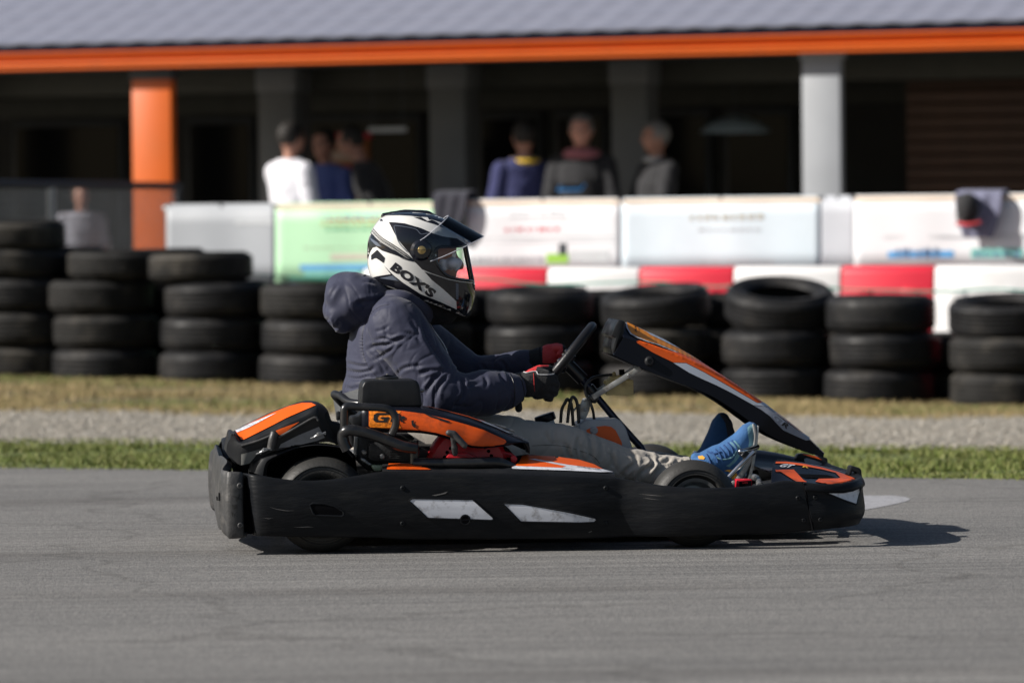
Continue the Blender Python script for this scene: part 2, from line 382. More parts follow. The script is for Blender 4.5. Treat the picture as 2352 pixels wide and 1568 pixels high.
def stack(u, w, n, where, kinds=None, tilt_top=None, dz=0.211, shift=None, zbase=None, grp='old tyres stacked along the far side of the track'):
    y = w/(1+0.4*(u-PW/2)/FPX); x = (u-PW/2)/FPX*y; z = zg(x, y)-0.02
    for k in range(n):
        kd = (kinds[k] if kinds else random.choice([0, 0, 1])); kd = random.choice([0, 1, 3, 4, 0, 5, 8, 9]) if kd != 2 else random.choice([2, 7]); o = bpy.data.objects.new('tyre', TM[kd]); COL.objects.link(o)
        h = dz if kd not in (2, 7) else .175
        jx, jy = random.gauss(0, .014), random.gauss(0, .018)
        if shift and k in shift: jx += shift[k]
        o.location = (x+jx, y+jy, z+h/2); o.rotation_euler = (random.gauss(0, .012), random.gauss(0, .012), random.uniform(0, 6.28)); z += h
        if tilt_top and k == n-1:
            o.rotation_euler = (tilt_top[0], tilt_top[1], 0); o.location.z += tilt_top[2]
        lv = 'top' if k == n-1 else ORD[k]
        o['label'] = f'black tyre {"at the top" if k == n-1 else ("at the bottom" if k == 0 else ORD[k] + " from the ground")} of the {where}'
        o['category'] = 'tyre'; o['group'] = grp
F_ = 29.0
stack(-190, F_, 4, 'stack past the left edge')
stack(50, F_, 5, 'stack at the left edge', [0, 0, 0, 2, 2], shift={4: -.02, 3: -.03})
stack(238, F_, 4, 'stack left of the orange pillar', [0, 0, 0, 2], shift={3: .09})
stack(490, F_, 4, 'stack under the shaded white banner', [0, 0, 0, 2], shift={3: -.07})
stack(722, F_, 3, 'stack under the green banner', [1, 0, 0])
stack(958, F_, 3, 'stack right behind the driver')
stack(1238, F_, 3, 'stack behind the steering wheel', [0, 0, 0], (.06, .0, .0))
stack(1503, F_, 3, 'stack behind the front panel', [1, 0, 0], (.10, -.09, .008))
stack(1788, F_, 3, 'stack topped by a tilted tyre', [0, 0, 0], (.24, .03, .035))
stack(2028, F_, 3, 'stack under the bright red barrier block', [0, 0, 0])
stack(2305, F_, 3, 'stack at the right edge', [0, 0, 0], (.10, -.03, .0))
stack(2545, F_, 3, 'stack past the right edge')
stack(2790, F_, 3, 'last stack far past the right edge')
stack(-440, F_, 4, 'last stack far past the left edge')
B_ = 29.62; G2 = 'second row of tyres behind the wall'
for u, n, wh in ((130, 4, 'rear stack near the left edge'), (365, 4, 'rear stack below the orange pillar'), (610, 3, 'rear stack left of the green banner'),
                 (840, 3, 'rear stack behind the hood of the driver'), (1100, 3, 'rear stack behind the helmet chin'), (1370, 3, 'rear stack right of the steering wheel'),
                 (1648, 3, 'rear stack left of the tilted tyre'), (1915, 3, 'rear stack right of the tilted tyre'), (2180, 2, 'rear stack in the gap near the right edge')):
    stack(u, B_, n, wh, dz=.205, grp=G2)
# thin teal strap lying over the tyres
def on_wall(u, z, w=F_):
    y = w/(1+0.4*(u-PW/2)/FPX); x = (u-PW/2)/FPX*y; return Vector((x, y, zg(x, y)+z))
pts = [on_wall(u, z, F_+.33) for u, z in ((560, .66), (700, .64), (860, .645), (1100, .66), (1240, .63), (1370, .645), (1500, .66), (1650, .64), (1780, .68), (1910, .645), (2040, .64), (2170, .64), (2300, .66), (2420, .64))]
M_teal = mat('teal_strap', (0.02, 0.30, 0.22), 0.5, var=.1)
tag(finish('strap', tube_me(pts, .006, 6, 4), M_teal), 'thin teal strap running over the tops of the tyre stacks', 'strap')

# ================================================================== RED AND WHITE BARRIER
M_red = mat('barrier_red', (0.72, 0.022, 0.05), 0.42, var=0.08, vscale=3, dirt=(0.35, 0.05, 0.05), dscale=5, damt=.3)
M_wht = mat('barrier_white', (0.80, 0.79, 0.79), 0.45, var=0.04, vscale=3, dirt=(0.50, 0.47, 0.44), dscale=6, damt=.35)
us = [845, 1060, 1268, 1480, 1695, 1942, 2155, 2380, 2600]
names = ['white plastic barrier block behind the driver', 'red barrier block in front of the helmet', 'white barrier block left of the front panel', 'red barrier block behind the top of the front panel',
         'white barrier block behind the tilted tyre', 'bright red barrier block under the grey shading strip', 'white barrier block at the right edge', 'red barrier block past the right edge']
for i in range(8):
    a, b = on_wall(us[i], 0, 30.15), on_wall(us[i+1], 0, 30.15); a.z = b.z = -0.05
    d = (b-a); ln = d.length; X = d.normalized(); Yv = Vector((0, 0, 1)).cross(X)
    Mx = Matrix(((X.x, Yv.x, 0, a.x), (X.y, Yv.y, 0, a.y), (X.z, Yv.z, 1, a.z), (0, 0, 0, 1)))
    sec = [(-.20, 0), (-.20, .12), (-.12, .28), (-.085, .70), (-.06, .735), (.06, .735), (.085, .70), (.12, .28), (.20, .12), (.20, 0)]
    me = prism_me([Vector((.006, y, z)) for y, z in sec], (ln-.012, 0, 0), .008)
    o = finish('barrier_block', me, M_red if i % 2 else M_wht); o.matrix_world = Mx
    tag(o, names[i], 'barrier', 'red and white barrier blocks behind the tyres')
    for k in (0.25, 0.75):                                     # moulded recess for the link pins
        s = finish('link_socket', box_me((ln*k-.05, -.105, .50), (ln*k+.05, -.088, .60), .006), M_red if i % 2 else M_wht, o)

# ================================================================== BANNERS on a low rail fence
M_rail = mat('galvanised', (0.42, 0.43, 0.44), 0.4, 0.8, var=.1)
M_vin = mat('vinyl_white', (0.82, 0.83, 0.86), 0.5, var=.02, vscale=2, bump=.1, bscale=4)
M_ving = mat('vinyl_shaded_white', (0.42, 0.44, 0.47), 0.55, var=.05, vscale=2, bump=.1, bscale=4)  # white vinyl with the shade put into its colour
M_vinm = mat('vinyl_grey_shading', (0.55, 0.57, 0.62), 0.55, var=.03)  # added strip: greyer shading of the white banner put into colour
M_vingr = mat('vinyl_green', (0.50, 0.80, 0.52), 0.5, var=.05, vscale=2)
M_vinb = mat('vinyl_pale_blue', (0.70, 0.79, 0.86), 0.5, var=.02)
M_cream = mat('vinyl_cream', (0.82, 0.68, 0.54), 0.5, var=.03)
P_ = {k: mat('print_'+k, c, .5, var=.05) for k, c in dict(red=(.70, .03, .06), blue=(.12, .38, .72), yellow=(.75, .68, .2), green=(.08, .45, .25), grey=(.38, .39, .42), lightgrey=(.60, .62, .64),
                                                     dark=(.04, .05, .06), lime=(.32, .60, .08), brown=(.45, .33, .27), teal=(.2, .50, .45), navy=(.10, .18, .32), sand=(.62, .58, .48)).items()}
BW = 30.55
def banner(name, u0, u1, v0, v1, m, label, prints=(), cream=True, wave=.006):
    n = 26; bm = bmesh.new(); V = []
    def pt(u, v, off=0):
        p = at_w(u, v, BW); s = math.sin(p.x*7+1)*wave+math.sin(p.x*17)*wave*.35; p = p+Vector((.37, .93, 0))*(s-off); return p
    sl = lambda u: -.0112*(u-1400)
    for i in range(n+1):
        u = u0+(u1-u0)*i/n; V.append([bm.verts.new(pt(u, v0+(v1-v0)*j/4+sl(u))) for j in range(5)])
    for i in range(n):
        for j in range(4): bm.faces.new((V[i][j], V[i][j+1], V[i+1][j+1], V[i+1][j]))
    root = finish(name, eval_mesh(bm_mesh(bm), [('SOLIDIFY', dict(thickness=.002, offset=0))]), m, smooth=True)
    tag(root, label, 'banner', 'printed banners along the paddock rail')
    def sheet(nm, x0, x1, y0, y1, mm, k=6, off=.004):
        b = bmesh.new(); Q = []
        for i in range(k+1):
            u = x0+(x1-x0)*i/k; Q.append((b.verts.new(pt(u, y0+sl(u), off)), b.verts.new(pt(u, y1+sl(u), off))))
        for i in range(k): b.faces.new((Q[i][0], Q[i][1], Q[i+1][1], Q[i+1][0]))
        return finish(nm, bm_mesh(b), mm, root)
    if cream: sheet('top_band', u0+2, u1-2, v0+3, v0+15, M_cream, 20)
    for pr in prints:
        if pr[0] == 'text':                       # a line of small print too blurred to read: word-long blocks
            _, x0, x1, y0, y1, c = pr; b = bmesh.new(); x = x0
            while x < x1:
                wl = random.uniform(7, 20)
                for (a, bb, yy0, yy1) in [(x+i*4.6, x+i*4.6+random.uniform(2.2, 3.6), y0+random.uniform(0, (y1-y0)*.35), y1) for i in range(int(wl/4.6))]:
                    Q = [b.verts.new(pt(uu, vv+sl(uu), .005)) for uu, vv in ((a, yy0), (a, yy1), (bb, yy1), (bb, yy0))]; b.faces.new(Q)
                x += wl+4
            tag(finish('printed_line', bm_mesh(b), P_[c], root), kind='stuff')
        else:
            _, x0, x1, y0, y1, c = pr; sheet('printed_patch', x0, x1, y0, y1, P_[c], 3, .004)
    for uu in (u0+4, (u0+u1)/2, u1-4):
        p = pt(uu, v0+4+sl(uu), .006); b = bmesh.new(); add_lathe(b, [(.004, 0), (.011, 0), (.011, .004), (.004, .004)], 12, 'Y', p); finish('eyelet', bm_mesh(b), M_rail, root)
    return root
banner('banner', 384, 632, 458, 640, M_ving, 'plain white banner, greyed for shade, left of the green one, with a white stripe', [('p', 540, 628, 498, 506, 'lightgrey')], cream=False)
banner('banner', 633, 1067, 458, 640, M_vingr, 'pale green banner with coloured lines of print behind the driver', [('p', 690, 850, 600, 612, 'blue'), ('p', 700, 830, 612, 626, 'teal'), ('text', 738, 880, 486, 491, 'blue'), ('text', 745, 890, 494, 501, 'red'), ('text', 740, 880, 505, 511, 'yellow'), ('text', 750, 880, 515, 522, 'green'),
       ('text', 700, 880, 560, 563, 'brown'), ('p', 760, 850, 575, 590, 'sand')])
banner('banner', 1068, 1427, 455, 625, M_vin, 'white banner with a red printed line in front of the driver', [('text', 1172, 1300, 480, 486, 'grey'), ('text', 1172, 1300, 492, 498, 'lightgrey'), ('text', 1160, 1290, 519, 529, 'red'), ('p', 1075, 1420, 542, 545, 'lightgrey'), ('p', 1075, 1420, 553, 555, 'lightgrey'),
       ('p', 1255, 1306, 581, 603, 'lime'), ('p', 1284, 1302, 558, 584, 'dark'), ('text', 1080, 1240, 585, 598, 'grey'), ('p', 1310, 1400, 575, 600, 'lightgrey')])
banner('banner', 1428, 1886, 455, 625, M_vinb, 'pale blue white banner with two faint lines of grey print', [('text', 1585, 1742, 492, 508, 'sand'), ('text', 1605, 1742, 525, 534, 'lightgrey'), ('text', 1600, 1770, 603, 606, 'brown')])
banner('banner', 1887, 1960, 455, 625, M_vinm, 'narrow grey strip added for shading between two wide white banners', cream=False)
banner('banner', 1961, 2440, 455, 625, M_vin, 'white banner with blue picture print at the right edge', [('p', 2030, 2400, 548, 550, 'lightgrey'), ('p', 2030, 2400, 553, 555, 'lightgrey'), ('text', 2060, 2150, 576, 600, 'navy'), ('p', 2040, 2190, 584, 600, 'blue'), ('p', 2230, 2352, 580, 602, 'teal'), ('text', 2240, 2340, 586, 600, 'navy')])
root = empty('rail_fence', at_w(1400, 520, BW+.10))
root.location.z = 0; tag(root, 'low galvanised rail fence carrying the row of banners', 'fence')
inv = Matrix.Translation(-root.location)
def rp(u, z, w=BW+.10):
    y = w/(1+0.4*(u-PW/2)/FPX); return inv @ Vector(((u-PW/2)/FPX*y, y, z))
for z in (1.075, .62): finish('rail', tube_me([rp(u, z) for u in (380, 1200, 2600)], .021, 10, 1), M_rail, root)
for u in range(392, 2600, 248): finish('post', tube_me([rp(u, -.1), rp(u, 1.10)], .024, 10, 1), M_rail, root)

# ================================================================== MESH FENCE at the left
M_dark = mat('dark_steel', (0.05, 0.055, 0.062), 0.5, 0.3, var=.15)
M_wire = mat('wire', (0.10, 0.11, 0.12), 0.5, 0.6)
root = empty('mesh_fence', (-3.6, 31.4, 0)); tag(root, 'dark steel mesh fence with a top rail at the left, before the orange pillar', 'fence')
A_, B2 = Vector((-4.6, 30.3, 0)), Vector((-2.32, 34.2, 0)); DD = B2-A_
def fp(t, z): return A_+DD*t+Vector((0, 0, z))-root.location
zt = lambda t: 1.262-.02*t
finish('top_rail', tube_me([fp(0, zt(0)), fp(1, zt(1))], .028, 10, 1), M_dark, root)
for t in (0.0, .33, .66, .995): finish('post', tube_me([fp(t, 0), fp(t, zt(t))], .025, 10, 1), M_rail if t < .9 else M_dark, root)
for k in range(22): finish('wire', tube_me([fp(0, .08+k*.052), fp(1, .08+k*.052)], .0050, 5, 1), M_wire, root)
b = bmesh.new()
for k in range(150): add_tube(b, [fp(k/150, .06), fp(k/150, zt(k/150))], .0040, 5, 1)
tag(finish('upright_wires', bm_mesh(b), M_wire, root), kind='stuff')
M_shade = mat('shade_net', (0.13, 0.14, 0.155), 0.8, var=.1)
# solid grey kick panels behind the wires
for t0, t1 in ((.0, .33), (.345, .655), (.67, .985)):
    n_ = Vector((DD.y, -DD.x, 0)).normalized()*-.02
    finish('panel', prism_me([fp(t0, .05)+n_, fp(t1, .05)+n_, fp(t1, .80)+n_, fp(t0, .80)+n_], n_*.4), M_shade, root)

# ================================================================== CLUBHOUSE
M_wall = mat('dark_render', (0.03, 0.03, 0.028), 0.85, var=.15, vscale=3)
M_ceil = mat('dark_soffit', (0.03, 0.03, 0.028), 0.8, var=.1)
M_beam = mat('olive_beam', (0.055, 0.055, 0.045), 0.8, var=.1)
M_or = mat('orange_paint', (0.62, 0.115, 0.008), 0.38, var=.05, vscale=3, dirt=(.5, .12, .02), dscale=4, damt=.3)
M_gcol = mat('grey_paint', (0.16, 0.167, 0.172), 0.6, var=.06, vscale=4)
M_lcol = mat('sunlit_grey_paint', (0.33, 0.345, 0.37), 0.55, var=.05, vscale=4)  # grey of the inner pillars, lightened to paint the sunlight
M_roof = mat('roof_steel', (0.29, 0.30, 0.37), 0.42, 0.15, var=.08, vscale=5, dirt=(.22, .22, .26), dscale=9, damt=.4)
M_glass = mat('dark_glass', (0.006, 0.007, 0.008), 0.12, var=.1, spec=.12)
M_blue = mat('blue_trim', (0.05, 0.12, 0.42), 0.45, var=.05)
M_brown = mat('brown_shutter', (0.055, 0.024, 0.012), 0.6, var=.15, vscale=6)
ang = -math.atan(0.4)
house = empty('clubhouse', (0, 34.0, 0), ang); tag(house, 'long low clubhouse with grey tiled roof, orange gutter and open dark terrace', 'building')
HI = house.matrix_basis.copy(); HI = (Matrix.Translation(house.location) @ Matrix.Rotation(ang, 4, 'Z')).inverted()
cosA = math.cos(ang)
def hx(u, depth=0.0):            # along-facade position where photo column u meets the plane lying depth metres inside the eaves
    w = 34.0+depth/cosA; y = w/(1+0.4*(u-PW/2)/FPX); return (HI @ Vector(((u-PW/2)/FPX*y, y, 0))).x
def hbox(nm, lo, hi, m, bev=0.0, parent=house): return finish(nm, box_me(lo, hi, bev), m, parent)
X0, X1 = -14, 14
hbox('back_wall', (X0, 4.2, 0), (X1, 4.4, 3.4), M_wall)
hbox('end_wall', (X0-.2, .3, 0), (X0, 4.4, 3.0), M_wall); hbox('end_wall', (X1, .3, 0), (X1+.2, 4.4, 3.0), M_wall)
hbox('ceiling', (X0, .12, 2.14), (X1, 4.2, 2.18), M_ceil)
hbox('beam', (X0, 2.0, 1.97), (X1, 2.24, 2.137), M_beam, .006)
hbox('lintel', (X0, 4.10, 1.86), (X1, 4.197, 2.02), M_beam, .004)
# gutter: rounded lip, flat face, second lip
sec = [(0.0, 2.10), (-.012, 2.098), (-.018, 2.108), (-.012, 2.118), (-.006, 2.124), (-.020, 2.130), (-.024, 2.142), (-.020, 2.154), (.016, 2.162), (-.006, 2.196), (-.022, 2.202), (-.030, 2.214), (-.022, 2.226), (-.006, 2.230), (.03, 2.230), (.03, 2.10)]
finish('gutter', prism_me([Vector((X0-.3, y, z)) for y, z in sec], (X1-X0+.6, 0, 0), ang=60), mat('gutter_orange', (0.58, 0.10, 0.006), 0.34, var=.06, vscale=3, dirt=(.3, .07, .02), dscale=3, damt=.4), house)
hbox('blue_trim', (X0-.3, -.004, 2.232), (X1+.3, .06, 2.249), M_blue)
hbox('fascia_gap', (X0-.3, .02, 2.2495), (X1+.3, .06, 2.275), M_dark)
# pillars
def pillar(u0, u1, depth, m, ztop, lab=None):
    a, b_ = hx(u0, depth), hx(u1, depth); dp = .09 if depth < 1 else b_-a
    o = hbox('pillar', (a, depth, 0), (b_, depth+dp, ztop), m, .008)
    if lab: o['label'] = lab
    hbox('pillar_top', (a-.015, depth-.01, ztop), (b_+.015, depth+dp+.01, 2.139 if depth < 1.9 else ztop+.02), M_dark if m is M_or else m, .004, o)  # on the orange pillar a dark top paints the eaves shadow
    return o
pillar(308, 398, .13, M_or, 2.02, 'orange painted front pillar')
pillar(1846, 1934, .13, M_lcol, 2.06, 'grey front pillar lightened for the sun')
for u0, u1 in ((598, 680), (990, 1072), (1408, 1488), (2560, 2640), (-150, -70), (-560, -480)): pillar(u0, u1, 1.70, M_gcol, 1.96)
# doors and windows in the back wall
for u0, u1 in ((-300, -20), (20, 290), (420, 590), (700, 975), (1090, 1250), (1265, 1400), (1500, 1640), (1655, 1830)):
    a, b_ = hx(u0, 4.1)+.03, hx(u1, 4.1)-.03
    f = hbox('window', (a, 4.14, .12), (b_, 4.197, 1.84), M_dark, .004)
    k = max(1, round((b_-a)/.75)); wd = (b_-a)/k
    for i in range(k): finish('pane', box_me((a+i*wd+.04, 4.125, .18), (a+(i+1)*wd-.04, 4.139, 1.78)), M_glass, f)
# brown slatted shutter at the right
a, b_ = hx(2085, 2.3), hx(2500, 2.3)
sh = hbox('shutter', (a, 2.32, .02), (b_, 2.38, 1.96), M_brown)
sl_me = box_me((0, -.012, 0), (b_-a-.02, .012, .078), .004)
for k in range(20): o = finish('slat', sl_me if k == 0 else sl_me.copy(), None, sh); o.location = (a+.01, 2.300, .06+k*.092); o.rotation_euler = (R(14), 0, 0); (o.data.materials.append(M_brown) if not o.data.materials else None)
# roof: tiles laid in courses; those in view one by one, the rest as one covering
PIT = R(17); TW, TL = .235, .335
def tile_me():
    bm = bmesh.new(); n = 8; P = []
    for j, (s, lift) in enumerate(((0, .008), (0, .013), (TL+.03, .004))):
        P.append([bm.verts.new((TW*(-.5+i/n)*1.02, s, lift-(.008 if j == 0 else 0)+.009*max(0, math.cos((i/n-.42)*math.pi*1.5)))) for i in range(n+1)])
    for A, B in zip(P, P[1:]):
        for i in range(n): bm.faces.new((A[i], A[i+1], B[i+1], B[i]))
    return sharp(bm_mesh(bm, False), 60)
T0 = tile_me(); T0.materials.append(M_roof)
z_e = 2.278
def tile_loc(i, j): return (i*TW, -.06+j*TL*math.cos(PIT), z_e+j*TL*math.sin(PIT))
c0, c1 = int(hx(-140)/TW), int(hx(2480)/TW)
for j in range(7):
    for i in range(c0, c1+1):
        o = bpy.data.objects.new('roof_tile', T0); COL.objects.link(o); o.parent = house; o.location = tile_loc(i, j); o.rotation_euler = (PIT+random.gauss(0, .003), random.gauss(0, .004), 0)
bm = bmesh.new(); tb = bmesh.new(); tb.from_mesh(T0)
tv = [v.co.copy() for v in tb.verts]; tf = [[v.index for v in f.verts] for f in tb.faces]; tb.free(); VV = []; FF = []
RM = Matrix.Rotation(PIT, 4, 'X')
for j in range(15):
    for i in range(int(X0/TW), int(X1/TW)+1):
        if j < 7 and c0 <= i <= c1: continue
        o_ = len(VV); p = Vector(tile_loc(i, j)); VV += [tuple(RM @ v+p) for v in tv]; FF += [[o_+q for q in f] for f in tf]
me = bpy.data.meshes.new('tiles'); me.from_pydata(VV, [], FF); sharp(me, 60); tag(finish('roof_tiles', me, M_roof, house), kind='stuff')
yr, zr = -.05+15*TL*math.cos(PIT), z_e-.02+15*TL*math.sin(PIT)
finish('roof_deck', prism_me([Vector((X0-.3, -.02, z_e-.012)), Vector((X0-.3, yr, zr)), Vector((X0-.3, 2*yr, z_e-.02)), Vector((X0-.3, 2*yr, z_e-.06)), Vector((X0-.3, -.02, z_e-.03))], (X1-X0+.6, 0, 0)), M_ceil, house)
# things on the terrace seen against the dark
def hworld(u, v, depth):
    return at_w(u, v, 34.0+depth/cosA)
M_flash = mat('flash_white', (0.55, 0.56, 0.56), .5, var=.05)
p = hworld(890, 298, 1.2)
o = finish('white_flash', box_me((-.15, -.015, -.018), (.15, .015, .018), .004), M_flash); o.location = p; o.rotation_euler = (0, 0, ang); tag(o, 'slim white bar added for a bright flash in the dark terrace above the driver', 'flash')  # added white bar standing for a bright flash
for sx in (-.12, .12): w_ = finish('flash_hanger', tube_me([(sx, 0, .018), (sx, 0, 2.13-p.z)], .003, 6, 1), M_wire, o)
p = hworld(1688, 289, 2.2)
bm = bmesh.new(); add_lathe(bm, [(.012, .075), (.10, .055), (.19, .02), (.255, -.035), (.262, -.05), (.24, -.045), (.17, .005), (.09, .04), (.012, .06)], 32, 'Z')
o = finish('glint', sharp(bm_mesh(bm)), mat('glint_blue', (.35, .44, .50), .35, var=.1)); o.location = p; tag(o, 'pale blue domed lampshade added for a window reflection in the dark terrace at the right', 'glint')  # added dome, its pale blue stands for a window reflection
finish('glint_cord', tube_me([(0, 0, .06), (0, 0, 2.137-p.z)], .004, 6, 1), M_wire, o)
M_tan = mat('brown_board', (0.30, 0.10, 0.025), .6, var=.35, vscale=4)
a = hworld(795, 460, 2.6); o = finish('display_board', box_me((-.20, -.03, 0), (.20, .03, 1.62), .01), M_tan); o.location = (a.x, a.y, 0); o.rotation_euler = (0, 0, ang)
tag(o, 'orange brown display board standing behind the person in white', 'board')
for k, c in enumerate(('red', 'sand', 'brown', 'dark', 'red', 'brown')): finish('poster_strip', box_me((-.17, -.036, .85+k*.12), (.17, -.031, .93+k*.12)), P_[c], o)
finish('board_frame', box_me((-.21, -.034, 1.62), (.21, .034, 1.66), .004), P_['red'], o)

# ================================================================== THE KART (built in its own frame: x forward, y away from the track side seen here, z up)
YAW = R(5)
P0 = at_z(741.8, 1270.5, 0)
KROT = Matrix.Rotation(YAW, 3, 'Z'); KORG = P0 + KROT @ Vector((0, 0.62, 0))
KM = Matrix.Translation(KORG) @ KROT.to_4x4(); KI = KM.inverted()
def kray(u, v):
    o, d = ray(u, v); return KI @ o, (KI.to_3x3() @ d)
def K(uv, y, dy=0):                                  # point of the kart frame seen at photo position uv on the plane y
    o, d = kray(*uv); return o + d*((y-o.y)/d.y) + Vector((0, dy, 0))
def kpix(p): return pix(KM @ Vector(p))
# coordinate readers for the close-up views of the photograph
cA = lambda x, y: (482.3+.27465*x, 861.3+.27465*y)
cB = lambda x, y: (918.8+.2746*x, 861.3+.2746*y)
cC = lambda x, y: (1378.1+.2746*x, 861.3+.2746*y)
cD = lambda x, y: (717.8+.24909*x, 470.9+.24909*y)
cE = lambda x, y: (1091+.20138*x, 689.1+.20138*y)
cF = lambda x, y: (1378.1+.238*x, 717.8+.238*y)
cG = lambda x, y: (746.5+.25635*x, 602.9+.25635*y)
cH = lambda x, y: (1493+.21973*x, 918.8+.21973*y)

kart = empty('go_kart', KORG, YAW)
tag(kart, 'black and orange rental go kart with raised front panel driving to the right', 'go kart')
M_pl = mat('black_plastic', (0.012, 0.013, 0.015), 0.42, var=.2, vscale=7, bump=.07, bscale=60, dirt=(.035, .033, .032), dscale=9, damt=.45, spec=.28, rvar=.12)
M_plw = mat('worn_plastic', (0.036, 0.036, 0.037), 0.5, var=.3, vscale=9, bump=.25, bscale=40, dirt=(.14, .13, .12), dscale=14, damt=.6, rvar=.12)
M_side = mat('bumper_plastic', (0.0085, 0.0095, 0.0115), 0.46, var=.25, vscale=5, bump=.15, bscale=30, dirt=(.026, .026, .026), dscale=7, damt=.5, stretch=(1, 1, 5), spec=.14, rvar=.10)
M_gloss = mat('gloss_black', (0.007, 0.008, 0.013), 0.26, var=.1, spec=.18, bump=.03, bscale=8)
M_tube = mat('black_tube', (0.013, 0.0135, 0.015), 0.28, var=.2, vscale=20, spec=.6, dirt=(.06, .055, .05), dscale=30, damt=.4)
M_osk = mat('orange_sticker', (0.66, 0.085, 0.006), 0.36, var=.05, vscale=6, dirt=(.10, .03, .012), dscale=15, damt=.75, spec=.45)
M_osk2 = mat('clean_orange', (0.82, 0.115, 0.010), 0.30, var=.04, spec=.45)
M_amb = mat('amber_sticker', (0.80, 0.27, 0.03), 0.33, var=.1, vscale=6)
M_wsk = mat('white_sticker', (0.66, 0.68, 0.74), 0.4, var=.10, vscale=9, dirt=(.10, .08, .06), dscale=34, damt=.8)
M_gsk = mat('grey_sticker', (0.30, 0.33, 0.40), 0.38, var=.06, dirt=(.1, .1, .1), dscale=20, damt=.3)
M_lsk = mat('lightgrey_sticker', (0.50, 0.55, 0.64), 0.38, var=.06)
M_ink = mat('black_print', (0.01, 0.01, 0.012), 0.4, var=.1)
M_yel = mat('yellow_print', (.75, .40, .03), .4, var=.1)
M_chr = mat('chrome', (0.62, 0.63, 0.66), 0.14, 1.0, var=.08, vscale=20)
M_stl = mat('dull_steel', (0.36, 0.37, 0.38), 0.42, 0.85, var=.15, vscale=25, dirt=(.13, .09, .06), dscale=30, damt=.8)
M_alu = mat('aluminium', (0.50, 0.51, 0.50), 0.45, 0.6, var=.12, vscale=12, dirt=(.17, .12, .08), dscale=35, damt=.8)
M_blk = mat('deep_black', (0.004, 0.004, 0.005), 0.8, var=.1, spec=.05)
M_eng = mat('engine_metal', (0.03, 0.031, 0.033), 0.5, 0.3, var=.3, vscale=14, bump=.3, bscale=50)
M_redp = mat('red_cover', (0.42, 0.012, 0.02), 0.35, var=.15, vscale=8, dirt=(.06, .01, .01), dscale=12, damt=.6)
M_tank = mat('tank_plastic', (0.40, 0.41, 0.43), 0.35, var=.05, dirt=(.22, .2, .17), dscale=10, damt=.4)
M_beige = mat('aged_plastic', (0.66, 0.53, 0.24), 0.35, var=.2, vscale=14, dirt=(.25, .14, .04), dscale=18, damt=.7)
M_ktyre = mat('kart_rubber', (0.036, 0.035, 0.033), 0.55, var=.2, vscale=10, bump=.12, bscale=120, dirt=(.075, .07, .062), dscale=9, damt=.45, spec=.4)

def bvh_of(*objs):
    V, F = [], []
    for o in objs:
        b = len(V); V += [v.co.copy() for v in o.data.vertices]; F += [[b+i for i in p.vertices] for p in o.data.polygons]
    return BVHTree.FromPolygons(V, F)
def cut_grid(bm, step):
    xs = [v.co.x for v in bm.verts]; ys = [v.co.y for v in bm.verts]
    for ax, lo, hi in (((1, 0, 0), min(xs), max(xs)), ((0, 1, 0), min(ys), max(ys))):
        n = int((hi-lo)/step)
        for i in range(1, n+1):
            p = lo+(hi-lo)*i/(n+1)
            bmesh.ops.bisect_plane(bm, geom=list(bm.verts)+list(bm.edges)+list(bm.faces), plane_co=(p*ax[0], p*ax[1], 0), plane_no=ax)
def poly_bm(pts):
    from mathutils.geometry import tessellate_polygon
    q = [pts[0]]
    for p in pts[1:]:
        if math.dist(p, q[-1]) > .15: q.append(p)
    P = [Vector((a, b, 0)) for a, b in q]; bm = bmesh.new(); V = [bm.verts.new(p) for p in P]
    for t in tessellate_polygon([P]):
        try: bm.faces.new([V[i] for i in t])
        except ValueError: pass
    return bm
def lay(bm, tree, off, name, m, parent, mirror=False, raymode='cam', inv=False):   # lay a flat outline (photo coordinates) onto a surface
    me_v = {}
    bad = []
    for v in bm.verts:
        o, d = kray(v.co.x, v.co.y)
        h, n, i, t = tree.ray_cast(o, d)
        if h is None: bad.append(v); continue
        if n.dot(d) > 0: n = -n
        me_v[v] = h+n*off
    bmesh.ops.delete(bm, geom=bad, context='VERTS')
    for v in bm.verts: v.co = me_v[v]
    # drop faces that jump in depth
    bmesh.ops.delete(bm, geom=[f for f in bm.faces if max((e.calc_length() for e in f.edges), default=0) > .09], context='FACES')
    for f in bm.faces: f.smooth = True
    bmesh.ops.recalc_face_normals(bm, faces=bm.faces)
    me = bm_mesh(bm, False); o = finish(name, me, m, parent)
    if mirror: mirrored(o)
    return o
def smooth_poly(pts, n=4): return [tuple(p)[:2] for p in cr([Vector((a, b, 0)) for a, b in pts]+[Vector((*pts[0], 0))], n)][:-1]
def decal(pts, tree, m, parent, name='sticker', off=.0022, step=4, mirror=False, rnd=False):
    if rnd: pts = smooth_poly(pts)
    bm = poly_bm(pts); cut_grid(bm, step)
    return lay(bm, tree, off, name, m, parent, mirror)
def text_decal(txt, org, ux, uy, tree, m, parent, name='lettering', off=.002, bold=.02, shear=.25, step=5, mirror=False, spacing=1.0):
    cu = bpy.data.curves.new('t', 'FONT'); cu.body = txt; cu.size = 1; cu.offset = bold; cu.shear = shear; cu.resolution_u = 3; cu.space_character = spacing
    o = bpy.data.objects.new('t', cu); COL.objects.link(o); dg = bpy.context.evaluated_depsgraph_get(); dg.update()
    me = bpy.data.meshes.new_from_object(o.evaluated_get(dg)); bpy.data.objects.remove(o)
    bm = bmesh.new(); bm.from_mesh(me)
    for v in bm.verts:
        x, y = v.co.x, v.co.y; v.co = Vector((org[0]+ux[0]*x+uy[0]*y, org[1]+ux[1]*x+uy[1]*y, 0))
    cut_grid(bm, step)
    return lay(bm, tree, off, name, m, parent, mirror)
